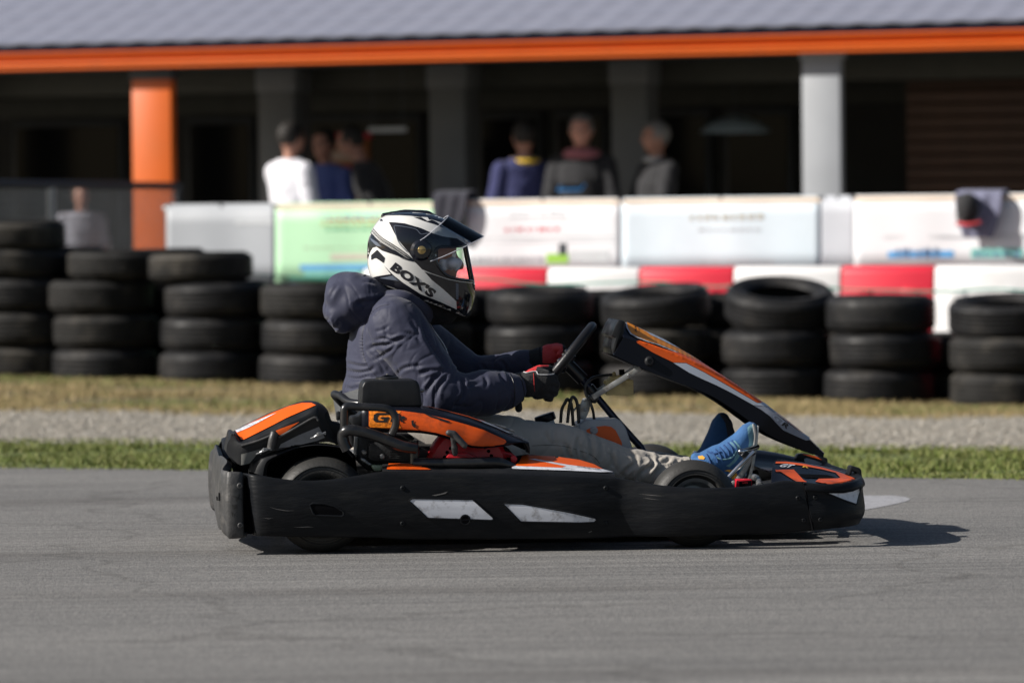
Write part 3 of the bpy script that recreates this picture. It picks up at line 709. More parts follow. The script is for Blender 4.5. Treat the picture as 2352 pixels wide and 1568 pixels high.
def rim_line(pts, tree, m, parent, name, r=.0022, off=.0005, rnd=False):   # raised lip round an opening
    if rnd: pts = smooth_poly(pts)
    P = []
    for i in range(len(pts)):
        a, b = pts[i], pts[(i+1) % len(pts)]; n = max(1, int(math.dist(a, b)/9))
        for k in range(n):
            u, v = a[0]+(b[0]-a[0])*k/n, a[1]+(b[1]-a[1])*k/n; o, d = kray(u, v); h, nn, i_, t = tree.ray_cast(o, d)
            if h is not None: P.append(h - d*off)
    P.append(P[0]); return finish(name, tube_me(P, r, 6, 1, True), m, parent)
def mirrored(o, parent=None):
    me = o.data.copy(); me.transform(Matrix.Scale(-1, 4, (0, 1, 0))); me.flip_normals()
    c = bpy.data.objects.new(o.name.split('.')[0], me); COL.objects.link(c); c.parent = parent or o.parent; return c
def bolt(p, n=(0, -1, 0), r=.009, parent=kart, m=None, name='bolt', h=.005):
    bm = bmesh.new(); add_lathe(bm, [(0.0005, -h), (r*.42, -h), (r*.45, -h*.9), (r*.5, -h*1.5), (r*.8, -h*1.4), (r, -h*.6), (r*1.15, 0), (r*1.15, h), (0.0005, h)], 14, 'Y', closed=False)
    me = sharp(bm_mesh(bm), 40); o = finish(name, me, m or M_plw, parent)
    q = Vector((0, -1, 0)).rotation_difference(Vector(n).normalized()); me.transform(Matrix.Translation(p) @ q.to_matrix().to_4x4()); return o
def plate(pts, y0, y1, m, name, parent=kart, bev=.004, seg=2, rnd=False):       # outline in photo coordinates, cut from y0 to y1
    if rnd: pts = smooth_poly(pts)
    return finish(name, prism_me([K(p, y0) for p in pts], (0, y1-y0, 0), bev, seg), m, parent)
def tubeP(pts, r, m, name, parent=kart, seg=12, n=6):                             # ((u,v), y) points
    return finish(name, tube_me([K(p, y) for p, y in pts], r, seg, n), m, parent)

# ---- floor, frame, axle
finish('floor_tray', box_me((.02, -.30, .035), (1.45, .30, .042), .002), M_blk, kart)
for s in (-1, 1):
    finish('frame_tube', tube_me([(-.25, s*.30, .06), (.1, s*.32, .06), (.6, s*.36, .055), (1.0, s*.30, .055), (1.38, s*.18, .055)], .015), M_tube, kart)
    finish('side_bar', tube_me([(.25, s*.34, .07), (.25, s*.60, .08), (.80, s*.60, .08), (.80, s*.34, .07)], .011), M_tube, kart)
for x in (-.12, .35, 1.02, 1.36): finish('cross_tube', tube_me([(x, -.33, .06), (x, .33, .06)], .014, n=1), M_tube, kart)
finish('rear_axle', tube_me([(0, -.50, .14), (0, .50, .14)], .02, n=1), M_stl, kart)
finish('brake_disc', lathe_me([(.02, .20), (.09, .20), (.09, .208), (.02, .208)], 32, 'Y', (0, 0, .14)), M_stl, kart)
finish('sprocket', lathe_me([(.02, -.36), (.085, -.36), (.085, -.356), (.02, -.356)], 40, 'Y', (0, 0, .14)), M_stl, kart)

# ---- wheels
def kwheel(x, z, yo, yi, Rr, rimr, label=None):
    s = -1 if yo < 0 else 1; w = abs(yi-yo); h = w/2; yc = (yo+yi)/2
    P = [(rimr, -h*.55), (rimr+.006, -h*.82), (rimr+.020, -h*.97), (Rr-.040, -h*1.0), (Rr-.022, -h*.96), (Rr-.020, -h*.93), (Rr-.016, -h*.90), (Rr-.005, -h*.72), (Rr, -h*.45), (Rr+.001, 0), (Rr, h*.45), (Rr-.005, h*.72), (Rr-.02, h*.93), (Rr-.04, h), (rimr+.02, h*.97), (rimr+.006, h*.82), (rimr, h*.55)]
    P2 = [(rimr-.004, -h*.88), (rimr+.006, -h*.92), (rimr+.005, -h*.80), (rimr-.006, -h*.7), (rimr-.012, 0), (rimr-.006, h*.7), (rimr+.006, h*.9), (rimr-.004, h*.88), (rimr-.014, h*.4), (rimr-.018, 0)]
    b = bmesh.new(); add_lathe(b, P2, 48, 'Y')
    add_lathe(b, [(.018, -h*.15), (rimr-.012, -h*.05), (rimr-.012, .0), (.018, .004)], 32, 'Y')
    add_lathe(b, [(.0005, -h*.55), (.022, -h*.55), (.03, -h*.4), (.03, 0), (.0005, 0)], 20, 'Y', closed=False)
    for k in range(3):
        a = k*2.094+.4; add_lathe(b, [(.0005, -h*.3), (.006, -h*.3), (.006, 0), (.0005, 0)], 6, 'Y', (.043*math.cos(a), 0, .043*math.sin(a)), closed=False)
    if s > 0: bmesh.ops.scale(b, vec=(1, -1, 1), verts=b.verts)
    w_ = finish('wheel', sharp(bm_mesh(b), 40), M_stl, kart); w_.location = (x, yc, z)
    t = finish('tyre', lathe_me(P, 72, 'Y', ang=50), M_ktyre, w_)
    for g in (Rr-.026, Rr-.034):                       # fine moulded rings on the sidewall
        finish('sidewall_ring', lathe_me([(g-.0008, s*(h+.0004)), (g+.0008, s*(h+.0004)), (g+.0008, s*(h-.004)), (g-.0008, s*(h-.004))], 72, 'Y'), M_pl, w_)
    return w_
RR = K(cA(945, 1090), -.62); kwheel(0.0, .139, -.62, -.43, .139, .068); kwheel(0.0, .139, .62, .43, .139, .068)
FR = K(cC(802, 1086), -.60)
kwheel(FR.x, .126, -.60, -.47, .126, .070); kwheel(FR.x, .126, .60, .47, .126, .070)
FX = FR.x
for s in (-1, 1):
    finish('stub_axle', tube_me([(FX, s*.33, .13), (FX, s*.50, .126)], .012, n=1), M_stl, kart)
    finish('tie_rod', tube_me([(FX-.11, s*.05, .09), (FX-.07, s*.42, .12)], .006, n=1), M_stl, kart)
    finish('kingpin', tube_me([(FX, s*.36, .07), (FX, s*.36, .17)], .012, n=1), M_tube, kart)

# ---- side bumper (near side, mirrored for the far side)
top = [((A[0], A[1]), y) for A, y in [(cA(262, 822), -.575), (cA(300, 826), -.635), (cA(345, 832), -.664), (cA(430, 842), -.675), (cA(560, 866), -.678), (cA(720, 882), -.68), (cA(900, 884), -.68), (cA(1080, 868), -.68), (cA(1240, 843), -.68), (cA(1420, 812), -.68),
       (cB(0, 812), -.68), (cB(350, 816), -.68), (cB(700, 822), -.68), (cB(1100, 832), -.68), (cB(1450, 845), -.68), (cB(1760, 860), -.668), (cC(190, 870), -.664), (cC(350, 898), -.676), (cC(520, 925), -.694), (cC(700, 941), -.705), (cC(900, 946), -.71), (cC(1080, 943), -.71), (cC(1250, 932), -.705), (cC(1400, 910), -.70), (cC(1540, 884), -.695), (cC(1690, 898), -.69)]]
bot = [(cA(362, 1340), 0), (cA(372, 1341), 0), (cA(395, 1342), 0), (cA(450, 1344), 0), (cA(560, 1348), 0), (cA(720, 1352), 0), (cA(900, 1354), 0), (cA(1080, 1356), 0), (cA(1240, 1357), 0), (cA(1420, 1358), 0),
       (cB(0, 1372), 0), (cB(350, 1372), 0), (cB(700, 1372), 0), (cB(1100, 1371), 0), (cB(1450, 1368), 0), (cB(1760, 1362), 0), (cC(190, 1352), 0), (cC(350, 1352), 0), (cC(520, 1350), 0), (cC(700, 1347), 0), (cC(900, 1342), 0), (cC(1080, 1337), 0), (cC(1250, 1332), 0), (cC(1400, 1327), 0), (cC(1580, 1318), 0), (cC(1775, 1300), 0)]
rows = [[], [], [], [], [], [], []]
for (t, y), (b_, _) in zip(top, bot):
    T, Bm = K(t, y), K(b_, y+.012); Bm.x = Bm.x
    M1 = T.lerp(Bm, .10); M2 = T.lerp(Bm, .5); M3 = T.lerp(Bm, .9)
    rows[0].append(T+Vector((0, .030, -.004))); rows[1].append(T+Vector((0, .006, .001)))
    rows[2].append(M1+Vector((0, -.004, 0))); rows[3].append(M2+Vector((0, -.014, 0))); rows[4].append(M3+Vector((0, -.006, 0)))
    rows[5].append(Bm+Vector((0, .006, 0))); rows[6].append(Bm+Vector((0, .04, .006)))
side = finish('side_bumper', grid_me([list(r) for r in rows], 3, 4, .004, 50), M_side, kart)
mirrored(side)
TS = bvh_of(side)
w1 = [cB(75, 1050), cB(104, 1029), cB(608, 1038), cB(775, 1185), cB(780, 1205), cB(762, 1213), cB(232, 1196)]
w2 = [cB(862, 1078), cB(880, 1070), cB(1025, 1074), cB(1400, 1140), cB(1630, 1192), cB(1644, 1208), cB(1625, 1230), cB(1500, 1235), cB(1008, 1226)]
for w_ in (w1, w2):
    decal(w_, TS, M_wsk, side, 'reflective_panel', .0015, mirror=True); rim_line(w_, TS, M_side, side, 'moulded_lip', .0030)
cx, cy = cB(545, 1208); circ = [(cx+10.5*math.cos(t), cy+10.5*math.sin(t)) for t in [i*math.pi/10 for i in range(20)]]
decal(circ, TS, M_blk, side, 'access_hole', .0032); rim_line(circ, TS, M_side, side, 'moulded_lip', .0035)
slot = [cA(835, 1085), cA(860, 1070), cA(960, 1075), cA(1040, 1095), cA(1110, 1135), cA(1118, 1165), cA(1100, 1178), cA(880, 1170), cA(860, 1150)]
decal(slot, TS, M_blk, side, 'access_hole', .0015); rim_line(slot, TS, M_side, side, 'moulded_lip', .0030)
M_scr = mat('scuff', (.12, .115, .11), .6, var=.3)
for sc_ in ([cA(490, 1098), cA(560, 1117), cA(640, 1130), cA(718, 1131), cA(640, 1134), cA(560, 1121)], [cB(262, 1004), cB(340, 990), cB(398, 972), cB(380, 990), cB(300, 1008)], [cA(440, 1190), cA(490, 1196), cA(530, 1188), cA(490, 1200)],
            [cC(320, 992), cC(420, 1000), cC(545, 1012), cC(430, 1004)], [cC(360, 1025), cC(520, 1043), cC(400, 1032)], [cB(1575, 1312), cB(1600, 1300), cB(1606, 1304), cB(1580, 1316)], [cA(700, 1270), cA(820, 1262), cA(870, 1268), cA(780, 1272)]):
    decal(sc_, TS, M_scr, side, 'scratch', .0009)
for q in (cA(1612, 945), cA(1612, 1240), cB(1722, 945), cB(1722, 1235), cC(50, 945), cC(50, 1235), cC(1658, 1028), cC(1705, 1213)):
    o, d = kray(*q); h, n, i, t = TS.ray_cast(o, d)
    if h is not None: bolt(h, (0, -1, 0), .007, side, M_side, 'rivet', .0025)

# ---- side pod decks inside the bumper with their orange stickers
pod_t = [(cA(1440, 812), -.66), (cB(0, 800), -.66), (cB(260, 806), -.66), (cB(600, 812), -.66), (cB(930, 800), -.66), (cB(1150, 806), -.66), (cB(1400, 815), -.655), (cB(1600, 825), -.65), (cB(1800, 850), -.645)]
pod_i = [(cA(1440, 760), -.60), (cB(0, 742), -.60), (cB(120, 745), -.60), (cB(560, 760), -.60), (cB(1000, 712), -.55), (cB(1180, 700), -.54), (cB(1440, 735), -.54), (cB(1640, 770), -.55), (cB(1790, 822), -.57)]
pod_o = [(cA(1440, 745), -.55), (cB(0, 738), -.55), (cB(110, 742), -.55), (cB(560, 755), -.54), (cB(1020, 668), -.46), (cB(1200, 676), -.46), (cB(1480, 706), -.46), (cB(1660, 752), -.46), (cB(1790, 812), -.46)]
prow = [[K(p, y)+Vector((0, .0, -.05)) for p, y in pod_t], [K(p, y) for p, y in pod_t], [K(p, y) for p, y in pod_i], [K(p, y) for p, y in pod_o], [K(p, y)+Vector((0, .09, -.02)) for p, y in pod_o], [K(p, y)+Vector((0, .14, -.14)) for p, y in pod_o]]
pod = finish('side_pod', grid_me(prow, 5, 4, .004, 60), M_pl, kart); mirrored(pod)
TP = bvh_of(pod)
decal([cA(1478, 790), cA(1495, 742), cB(40, 742), cB(110, 745), cB(258, 790), cB(250, 793)], TP, M_osk, pod, off=.002, mirror=True)
decal([cB(932, 775), cB(995, 732), cB(1022, 678), cB(1060, 672), cB(1300, 684), cB(1500, 712), cB(1620, 748), cB(1700, 790), cB(1400, 752), cB(1130, 704), cB(1075, 704), cB(1390, 766), cB(1350, 778), cB(960, 762)], TP, M_osk2, pod, off=.002, mirror=True)
decal([cB(932, 777), cB(960, 764), cB(1350, 780), cB(1392, 768), cB(1078, 706), cB(1132, 706), cB(1400, 754), cB(1700, 792), cB(1782, 814), cB(1700, 816), cB(1400, 802), cB(940, 787)], TP, M_wsk, pod, 'stripe', off=.0025, mirror=True)
text_decal('SODIKART.COM', cB(1475, 776), (.2746*26, .2746*3.6), (1.0, -.2746*16), TP, M_ink, pod, off=.004, bold=.0)

# ---- nose: wrap-round bumper, hood
TL_ = K(cC(1705, 898), -.692); BL_ = K(cC(1783, 1299), -.68)
xe = K(cC(2196, 1100), -.25).x-.026
pl = [(0, -.692), (.28, -.684), (.55, -.655), (.78, -.600), (.93, -.50), (1.0, -.33), (1.0, 0)]
zt_ = [K(cC(*c), y).z for c, y in (((1705, 898), -.69), ((1850, 912), -.684), ((1990, 906), -.655), ((2085, 886), -.60), ((2140, 860), -.50))]; zt_ += [zt_[-1]+.006, zt_[-1]+.006]
zb_ = [K(cC(*c), y).z for c, y in (((1783, 1299), -.69), ((1880, 1286), -.684), ((1990, 1272), -.655), ((2080, 1255), -.60), ((2150, 1235), -.50), ((2190, 1215), -.33))]; zb_ += [zb_[-1]]
nrows = [[], [], [], [], [], []]
N_ = len(pl)
for side_s in (1, -1):
    idx = range(N_) if side_s == 1 else range(N_-2, -1, -1)
    for i in idx:
        f, y = pl[i]; xt = TL_.x+(xe-TL_.x)*f; xb = BL_.x+(xe-BL_.x)*f; y *= side_s; sg = -1 if y < 0 else 1
        n_ = Vector((f*.8, y*1.2, 0)).normalized() if f > 0 else Vector((0, sg, 0))
        T, Bm = Vector((xt, y, zt_[i])), Vector((xb, y, zb_[i]))
        nrows[0].append(T-n_*.03+Vector((0, 0, -.008))); nrows[1].append(T-n_*.004+Vector((0, 0, .001))); nrows[2].append(T.lerp(Bm, .14)+n_*.010); nrows[3].append(T.lerp(Bm, .24)+n_*.002)
        nrows[4].append(T.lerp(Bm, .72)+n_*.008); nrows[5].append(Bm-n_*.012)
nose = finish('front_bumper', grid_me([list(r) for r in nrows], 5, 4, .004, 50), M_side, kart)
TN = bvh_of(nose)
tri = [cC(1880, 980), cC(2030, 980), cC(2110, 965), cC(2178, 938), cC(2160, 1010), cC(2142, 1080), cC(2040, 1045)]
decal(tri, TN, M_wsk, nose, 'reflective_panel', .0015, mirror=True); rim_line(tri, TN, M_side, nose, 'moulded_lip', .0028)
finish('joint_strap', tube_me([K(cC(*c), -.693) for c in ((1706, 905), (1730, 1030), (1755, 1160), (1784, 1296))], .004, 8, 3), M_blk, nose)
for q in (cC(1802, 1022), cC(1845, 1208)):
    o, d = kray(*q); h, n, i, t = TN.ray_cast(o, d)
    if h is not None: bolt(h, (0, -1, 0), .007, nose, M_side, 'rivet', .0025)
# lifting tab at the very front
ty = -.36
tab = plate([cC(2080, 835), cC(2096, 765), cC(2110, 757), cC(2172, 775), cC(2186, 790), cC(2196, 880), cC(2180, 890), cC(2165, 850), cC(2150, 815), cC(2110, 802), cC(2100, 840)], ty, ty+.06, M_pl, 'lifting_tab', bev=.004)
mirrored(tab)
# hood of the nose
h1 = [(cC(1432, 905), -.60), (cC(1560, 905), -.60), (cC(1720, 912), -.60), (cC(1850, 918), -.59), (cC(1980, 914), -.56), (cC(2080, 896), -.52), (cC(2146, 866), -.45)]
h2 = [(cC(1436, 800), -.52), (cC(1560, 830), -.51), (cC(1720, 850), -.50), (cC(1850, 870), -.49), (cC(1980, 875), -.47), (cC(2080, 870), -.43), (cC(2143, 858), -.38)]
h3 = [(cC(1452, 735), -.42), (cC(1560, 742), -.40), (cC(1720, 768), -.40), (cC(1850, 795), -.39), (cC(1980, 822), -.37), (cC(2080, 846), -.34), (cC(2142, 855), -.30)]
h4 = [(cC(1476, 722), -.34), (cC(1560, 724), -.33), (cC(1720, 745), -.33), (cC(1850, 772), -.32), (cC(1980, 806), -.31), (cC(2075, 838), -.29), (cC(2142, 852), -.25)]
h5 = [K(p, y)+Vector((0, .10, -.035)) for p, y in h4]; h5c = [K(p, 0)*0+Vector((K(p, y).x, 0, K(p, y).z-.04)) for p, y in h4]
H = [[K(p, y) for p, y in h1], [K(p, y) for p, y in h2], [K(p, y) for p, y in h3], [K(p, y) for p, y in h4], h5, h5c]
H += [[Vector((p.x, -p.y, p.z)) for p in r] for r in reversed(H[:-1])]
hood = finish('nose_hood', grid_me(H, 4, 4, .004, 55), M_gloss, kart)
TH = bvh_of(hood)
decal([cC(1466, 742), cC(1470, 728), cC(1560, 728), cC(1700, 745), cC(1860, 777), cC(1980, 810), cC(2060, 838), cC(1980, 822), cC(1860, 792), cC(1700, 762), cC(1560, 743)], TH, M_osk2, hood, mirror=True)
decal([cC(1465, 795), cC(1620, 793), cC(1700, 880), cC(1730, 897), cC(1640, 893), cC(1510, 812), cC(1470, 810)], TH, M_osk, hood, mirror=True)
decal([cC(1800, 893), cC(1830, 870), cC(1990, 868), cC(2010, 860), cC(1960, 812), cC(2020, 828), cC(2090, 850), cC(2138, 870), cC(2080, 893), cC(1980, 908), cC(1860, 906)], TH, M_osk, hood, mirror=True)
decal([cC(1650, 830), cC(1900, 838), cC(1985, 862), cC(1830, 864), cC(1720, 862)], TH, M_blk, hood, 'air_slot', mirror=True)
text_decal('GT', cC(1490, 768), (21, 1.6), (4, -9.5), TH, M_wsk, hood, off=.002, bold=.05, shear=.5)
text_decal('R', cC(1690, 772), (21, 3), (-6, -9), TH, M_yel, hood, off=.002, bold=.05, shear=.5)
# raised far shoulder of the nose with its grey panels
def ridge(sg):
    a = [cC(1640, 720), cC(1642, 680), cC(1660, 658), cC(1690, 654), cC(1760, 664), cC(1860, 705), cC(1960, 760), cC(2040, 812), cC(2080, 845), cC(1900, 850)]
    if sg > 0: return finish('shoulder', prism_me([K(p, .28) for p in a], (0, .05, 0), .006), M_pl, hood)
    q = [K(p, .28) for p in a]
rd = ridge(1); TR = bvh_of(rd)
decal([cC(1705, 700), cC(1730, 692), cC(1800, 712), cC(1890, 752), cC(1955, 792), cC(1890, 790), cC(1720, 750)], TR, M_gsk, rd)
decal([cC(1690, 662), cC(1760, 670), cC(1800, 682), cC(1860, 712), cC(1800, 694), cC(1740, 676)], TR, M_osk2, rd)
bk = plate([cC(1285, 870), cC(1290, 655), cC(1360, 652), cC(1480, 672), cC(1640, 700), cC(1640, 860)], .36, .40, M_pl, 'nose_wall', bev=.006)
TB = bvh_of(bk); decal([cC(1502, 688), cC(1530, 682), cC(1636, 706), cC(1636, 740), cC(1540, 730)], TB, M_gsk, bk)
for s in (-1, 1): finish('nose_bracket', tube_me([(FX+.10, s*.22, .07), (FX+.22, s*.24, .15), (FX+.30, s*.26, .17)], .012, 10, 4), M_tube, kart)
finish('pedal_cross_bar', tube_me([(FX+.23, -.30, .16), (FX+.26, 0, .17), (FX+.23, .30, .16)], .010, 10, 4), M_stl, kart)

# ---- raised front panel
st_ = [((130, 412), (228, 236), (182, 72)), ((235, 462), (330, 268), (300, 108)), ((350, 512), (430, 300), (430, 172)), ((500, 585), (570, 350), (620, 266)), ((700, 650), (770, 430), (775, 357)), ((850, 716), (900, 488), (895, 425)), ((1000, 760), (1040, 545), (1020, 500)), ((1100, 810), (1160, 610), (1150, 583)),
       ((1200, 872), (1280, 690), (1270, 665)), ((1320, 950), (1420, 775), (1430, 757)), ((1450, 1050), (1570, 880), (1580, 868)), ((1560, 1140), (1690, 965), (1705, 955)), ((1670, 1220), (1815, 1055), (1828, 1045)), ((1850, 1290), (1962, 1168), (1974, 1163)), ((2010, 1350), (2075, 1262), (2086, 1262)), ((2155, 1400), (2163, 1358), (2168, 1353))]
def sm(a):
    for _ in range(2): a = [a[0]]+[tuple(.25*a[i-1][k]+.5*a[i][k]+.25*a[i+1][k] for k in (0, 1)) for i in range(1, len(a)-1)]+[a[-1]]
    return a
st_ = list(zip(sm([q[0] for q in st_]), sm([q[1] for q in st_]), sm([q[2] for q in st_])))
fr = [[] for _ in range(9)]
for i, (lo, rg, tp) in enumerate(st_):
    f = i/(len(st_)-1); hw = .165-.02*f-.045*max(0, (f-.75)/.25)
    Lp, Rg, Tp = K(cF(*lo), -hw), K(cF(*rg), -hw+.006), K(cF(*tp), -hw+.075)
    for k, p in enumerate([Lp+Vector((0, .014, .004)), Lp, Rg, Tp, Vector((Tp.x, 0, Tp.z-.004))]): fr[k].append(p)
    for k, p in enumerate([Tp, Rg, Lp, Lp+Vector((0, .014, .004))]): fr[5+k].append(Vector((p.x, -p.y, p.z)))
def loft_rows(rows, nu, thick):
    rr = [cr(r, nu) for r in rows]; bm = bmesh.new(); V = [[bm.verts.new(p) for p in r] for r in rr]
    for a, b in zip(V, V[1:]):
        for i in range(len(a)-1): bm.faces.new((a[i], a[i+1], b[i+1], b[i]))
    ed = [e for e in bm.edges if 0 and any(e.verts[0] in r and e.verts[1] in r for r in (V[1], V[2], V[6], V[7]))]
    me = eval_mesh(bm_mesh(bm), [('SOLIDIFY', dict(thickness=thick, offset=-1))]); return sharp(me, 50)
panel = finish('front_panel', loft_rows(fr, 3, .005), M_gloss, kart)
TF = bvh_of(panel)
# turned-in upper end
plate([cF(180, 68), cF(240, 82), cF(228, 236), cF(152, 376), cF(132, 412), cF(122, 350), cF(132, 300), cF(150, 242), cF(108, 226), cF(145, 130)], -.148, .148, M_pl, 'panel_end', panel, .005)
decal([cF(216, 236), cF(224, 238), cF(156, 378), cF(149, 374)], bvh_of(kart.children[-1] if False else panel), M_wsk, panel, 'edge_glint') if False else None
decal([cF(350, 278), cF(372, 276), cF(470, 304), cF(600, 352), cF(720, 388), cF(840, 412), cF(1000, 500), cF(1235, 650), cF(1420, 775), cF(1572, 872), cF(1515, 866), cF(1200, 682), cF(1000, 570), cF(830, 484), cF(706, 480), cF(600, 430), cF(500, 380), cF(400, 318), cF(356, 292)], TF, M_osk2, panel, mirror=True, off=.0034, step=2.5)
decal([cF(706, 484), cF(828, 488), cF(1000, 575), cF(1200, 688), cF(1512, 870), cF(1578, 874), cF(1622, 905), cF(1480, 892), cF(1270, 775), cF(1120, 700), cF(980, 638), cF(860, 580)], TF, M_lsk, panel, 'stripe', mirror=True, off=.0030, step=2.5)
decal([cF(1484, 897), cF(1622, 909), cF(1690, 965), cF(1780, 1042), cF(1900, 1130), cF(2018, 1208), cF(2018, 1228), cF(1985, 1232), cF(1880, 1185), cF(1765, 1132), cF(1690, 1055), cF(1640, 1000), cF(1560, 940)], TF, M_gsk, panel, 'sticker', mirror=True, off=.0026, step=2.5)
text_decal('GT', cF(1648, 1003), (.238*88, .238*66), (-.238*34, -.238*80) if False else (.238*34, -.238*52), TF, M_lsk, panel, off=.0044, bold=.03, shear=.15)
text_decal('R', cF(1743, 1078), (.238*88, .238*66), (.238*34, -.238*52), TF, M_ink, panel, off=.0044, bold=.03, shear=.15)
decal([cF(242, 90), cF(300, 112), cF(430, 178), cF(620, 268), cF(775, 358), cF(895, 427), cF(1010, 492), cF(960, 482), cF(840, 438), cF(700, 375), cF(560, 318), cF(450, 285), cF(350, 245), cF(290, 212), cF(255, 155)], TF, M_wsk, panel, 'sticker_border', step=2.5, off=.0026, mirror=True)
decal([cF(256, 100), cF(300, 120), cF(430, 185), cF(620, 272), cF(775, 362), cF(960, 472), cF(840, 430), cF(700, 367), cF(560, 310), cF(450, 277), cF(358, 238), cF(300, 206), cF(266, 152)], TF, M_amb, panel, step=2.5, off=.0038, mirror=True)
decal([cF(440, 192), cF(500, 215), cF(620, 272), cF(770, 360), cF(700, 330), cF(560, 262), cF(480, 225)], TF, M_lsk, panel, 'stripe', step=2.5, off=.0048, mirror=True)
text_decal('www.', cF(330, 196), (-.4, -.238*46), (.238*36, .238*20), TF, M_ink, panel, off=.0062, bold=.03, shear=0)
o, d = kray(*cF(480, 470)); h, n, i, t = TF.ray_cast(o, d); bolt(h, n if n.y < 0 else -n, .014, panel, M_pl, 'bolt', .006); bolt(Vector((h.x, -h.y, h.z)), (0, 1, 0), .014, panel, M_pl, 'bolt', .006)
decal([cF(1765, 1140), cF(1850, 1172), cF(1980, 1226), cF(1900, 1190), cF(1840, 1160)], TF, M_ink, panel, 'scratch', .0022)

# ---- steering: wheel, column, bracket, hoses
hub = K(cE(1018, 690), 0.0); cdir = (K(cE(1600, 1350), 0)-K(cE(1110, 780), 0)).normalized()
pu = Vector((0, 1, 0)); pv = cdir.cross(pu).normalized(); pv = (K(cE(1290, 310), 0)-K(cE(845, 855), 0)).normalized(); RS = .142
tilt = Matrix.Rotation(R(-5), 3, pv); pu = tilt @ pu
def rimp(a, r=RS): return hub + pu*math.cos(a)*r + pv*math.sin(a)*r
sw = finish('steering_wheel', tube_me([rimp(a, RS*(1-.06*abs(math.sin(a))**6)) for a in [i*math.pi/12 for i in range(25)]], .0145, 14, 3, closed=True), mat('grip_rubber', (.012, .012, .014), .40, var=.2, bump=.08, bscale=150, spec=.35), kart)
for a in (R(88), R(205), R(335)): finish('spoke', prism_me([hub+pu*math.cos(a+d_)*r+pv*math.sin(a+d_)*r+cdir*.012*(1-r/RS) for r, d_ in ((.03, -.5), (RS, -.10), (RS, .10), (.03, .5))], cdir*.005, .001), M_alu if a > 2 else mat('yellowed_spoke', (.30, .28, .10), .4, var=.2), sw)
b = bmesh.new(); add_tube(b, [hub-cdir*.01, hub+cdir*.012], .036, 20, 1); finish('hub', sharp(bm_mesh(b)), M_tube, sw)
for k in range(4):
    a = k*math.pi/2+.5; p = hub+pu*.026*math.cos(a)+pv*.026*math.sin(a); b = bmesh.new(); add_tube(b, [p-cdir*.018, p+cdir*.022], .0055, 6, 1); finish('bolt', bm_mesh(b), M_chr, sw)
finish('column_sleeve', tube_me([hub+cdir*.01, K(cE(1230, 905), 0)], .0195, 16, 1), M_tube, kart)
M_bl = mat('blued_steel', (.035, .04, .065), .25, .6, var=.2)
finish('steering_column', tube_me([K(cE(1180, 850), 0), K(cE(1600, 1355), 0), K(cC(340, 600), 0), Vector((K(cC(340, 600), 0).x+.10, 0, .07))], .0110, 14, 1), M_bl, kart)
finish('collar', tube_me([K(cE(1295, 990), 0), K(cE(1350, 1060), 0)], .0165, 16, 1), M_tube, kart)
q0, q1 = K(cE(1340, 1110), -.03), K(cE(1885, 775), -.06); dd = (q1-q0); nn = Vector((-dd.z, 0, dd.x)).normalized()*.0085
for sg in (-1, 1):
    off = Vector((0, 0 if sg < 0 else .075, 0))
    finish('support_bracket', prism_me([q0+nn+off, q1+nn+off, q1-nn+off, q0-nn+off], (0, .004, 0), .0012), M_alu, kart)
p = q0.lerp(q1, .76); bolt(p, (0, -1, 0), .0045, kart, M_chr, 'bolt', .004)
plate([cE(1290, 1110), cE(1330, 1060), cE(1420, 1110), cE(1380, 1180), cE(1320, 1170)], -.030, .03, M_tube, 'clamp', bev=.004)
plate([cE(1195, 1215), cE(1230, 1120), cE(1300, 1110), cE(1320, 1160), cE(1310, 1250), cE(1260, 1360), cE(1180, 1350)], -.035, -.02, M_alu, 'clamp', bev=.003)
for q in (cE(1258, 1252), cE(1220, 1338), cE(1258, 1140)): bolt(K(q, -.036), (0, -1, 0), .0045, kart, M_stl, 'bolt', .003)
# yellowed brake fluid bottle
bt = finish('fluid_bottle', blob_me([('m', K(cE(1500, 1085), -.01), K(cE(1785, 900), .045)), ('m', K(cE(1535, 930), -.005), K(cE(1745, 860), .035)), ('c', K(cE(1495, 930), .015), .0085, K(cE(1650, 880), .015), .0085), ('c', K(cE(1590, 880), .015), .006, K(cE(1585, 835), .015), .006)], .0018, 6), M_beige, kart)
tubeP([(cE(1675, 850), .015), (cE(1672, 790), .015)], .0085, M_blk, 'bottle_cap', bt, 14, 1)
tubeP([(cE(1560, 850), 0.0), (cE(1450, 862), -.01), (cE(1330, 895), -.035), (cE(1262, 970), -.045), (cE(1262, 1060), -.045), (cE(1310, 1160), -.045), (cE(1345, 1260), -.045), (cE(1360, 1370), -.04)], .0045, M_tube, 'hose')
for k, (a, b_, y) in enumerate((((975, 1400), (1045, 1140), -.03), ((1055, 1400), (1110, 1115), -.045))):
    tubeP([(cE(a[0], a[1]), y), (cE(a[0]+15, a[1]-150), y), (cE(b_[0]-18, b_[1]+30), y), (cE(b_[0]+10, b_[1]-10), y), (cE(b_[0]+55, b_[1]+60), y), (cE(b_[0]+75, b_[1]+290), y)], .0050, M_tube, 'cable')
tubeP([(cE(1115, 1320), -.03), (cE(1120, 1270), -.03), (cE(1150, 1230), -.03), (cE(1200, 1190), -.02)], .003, M_stl, 'cable')
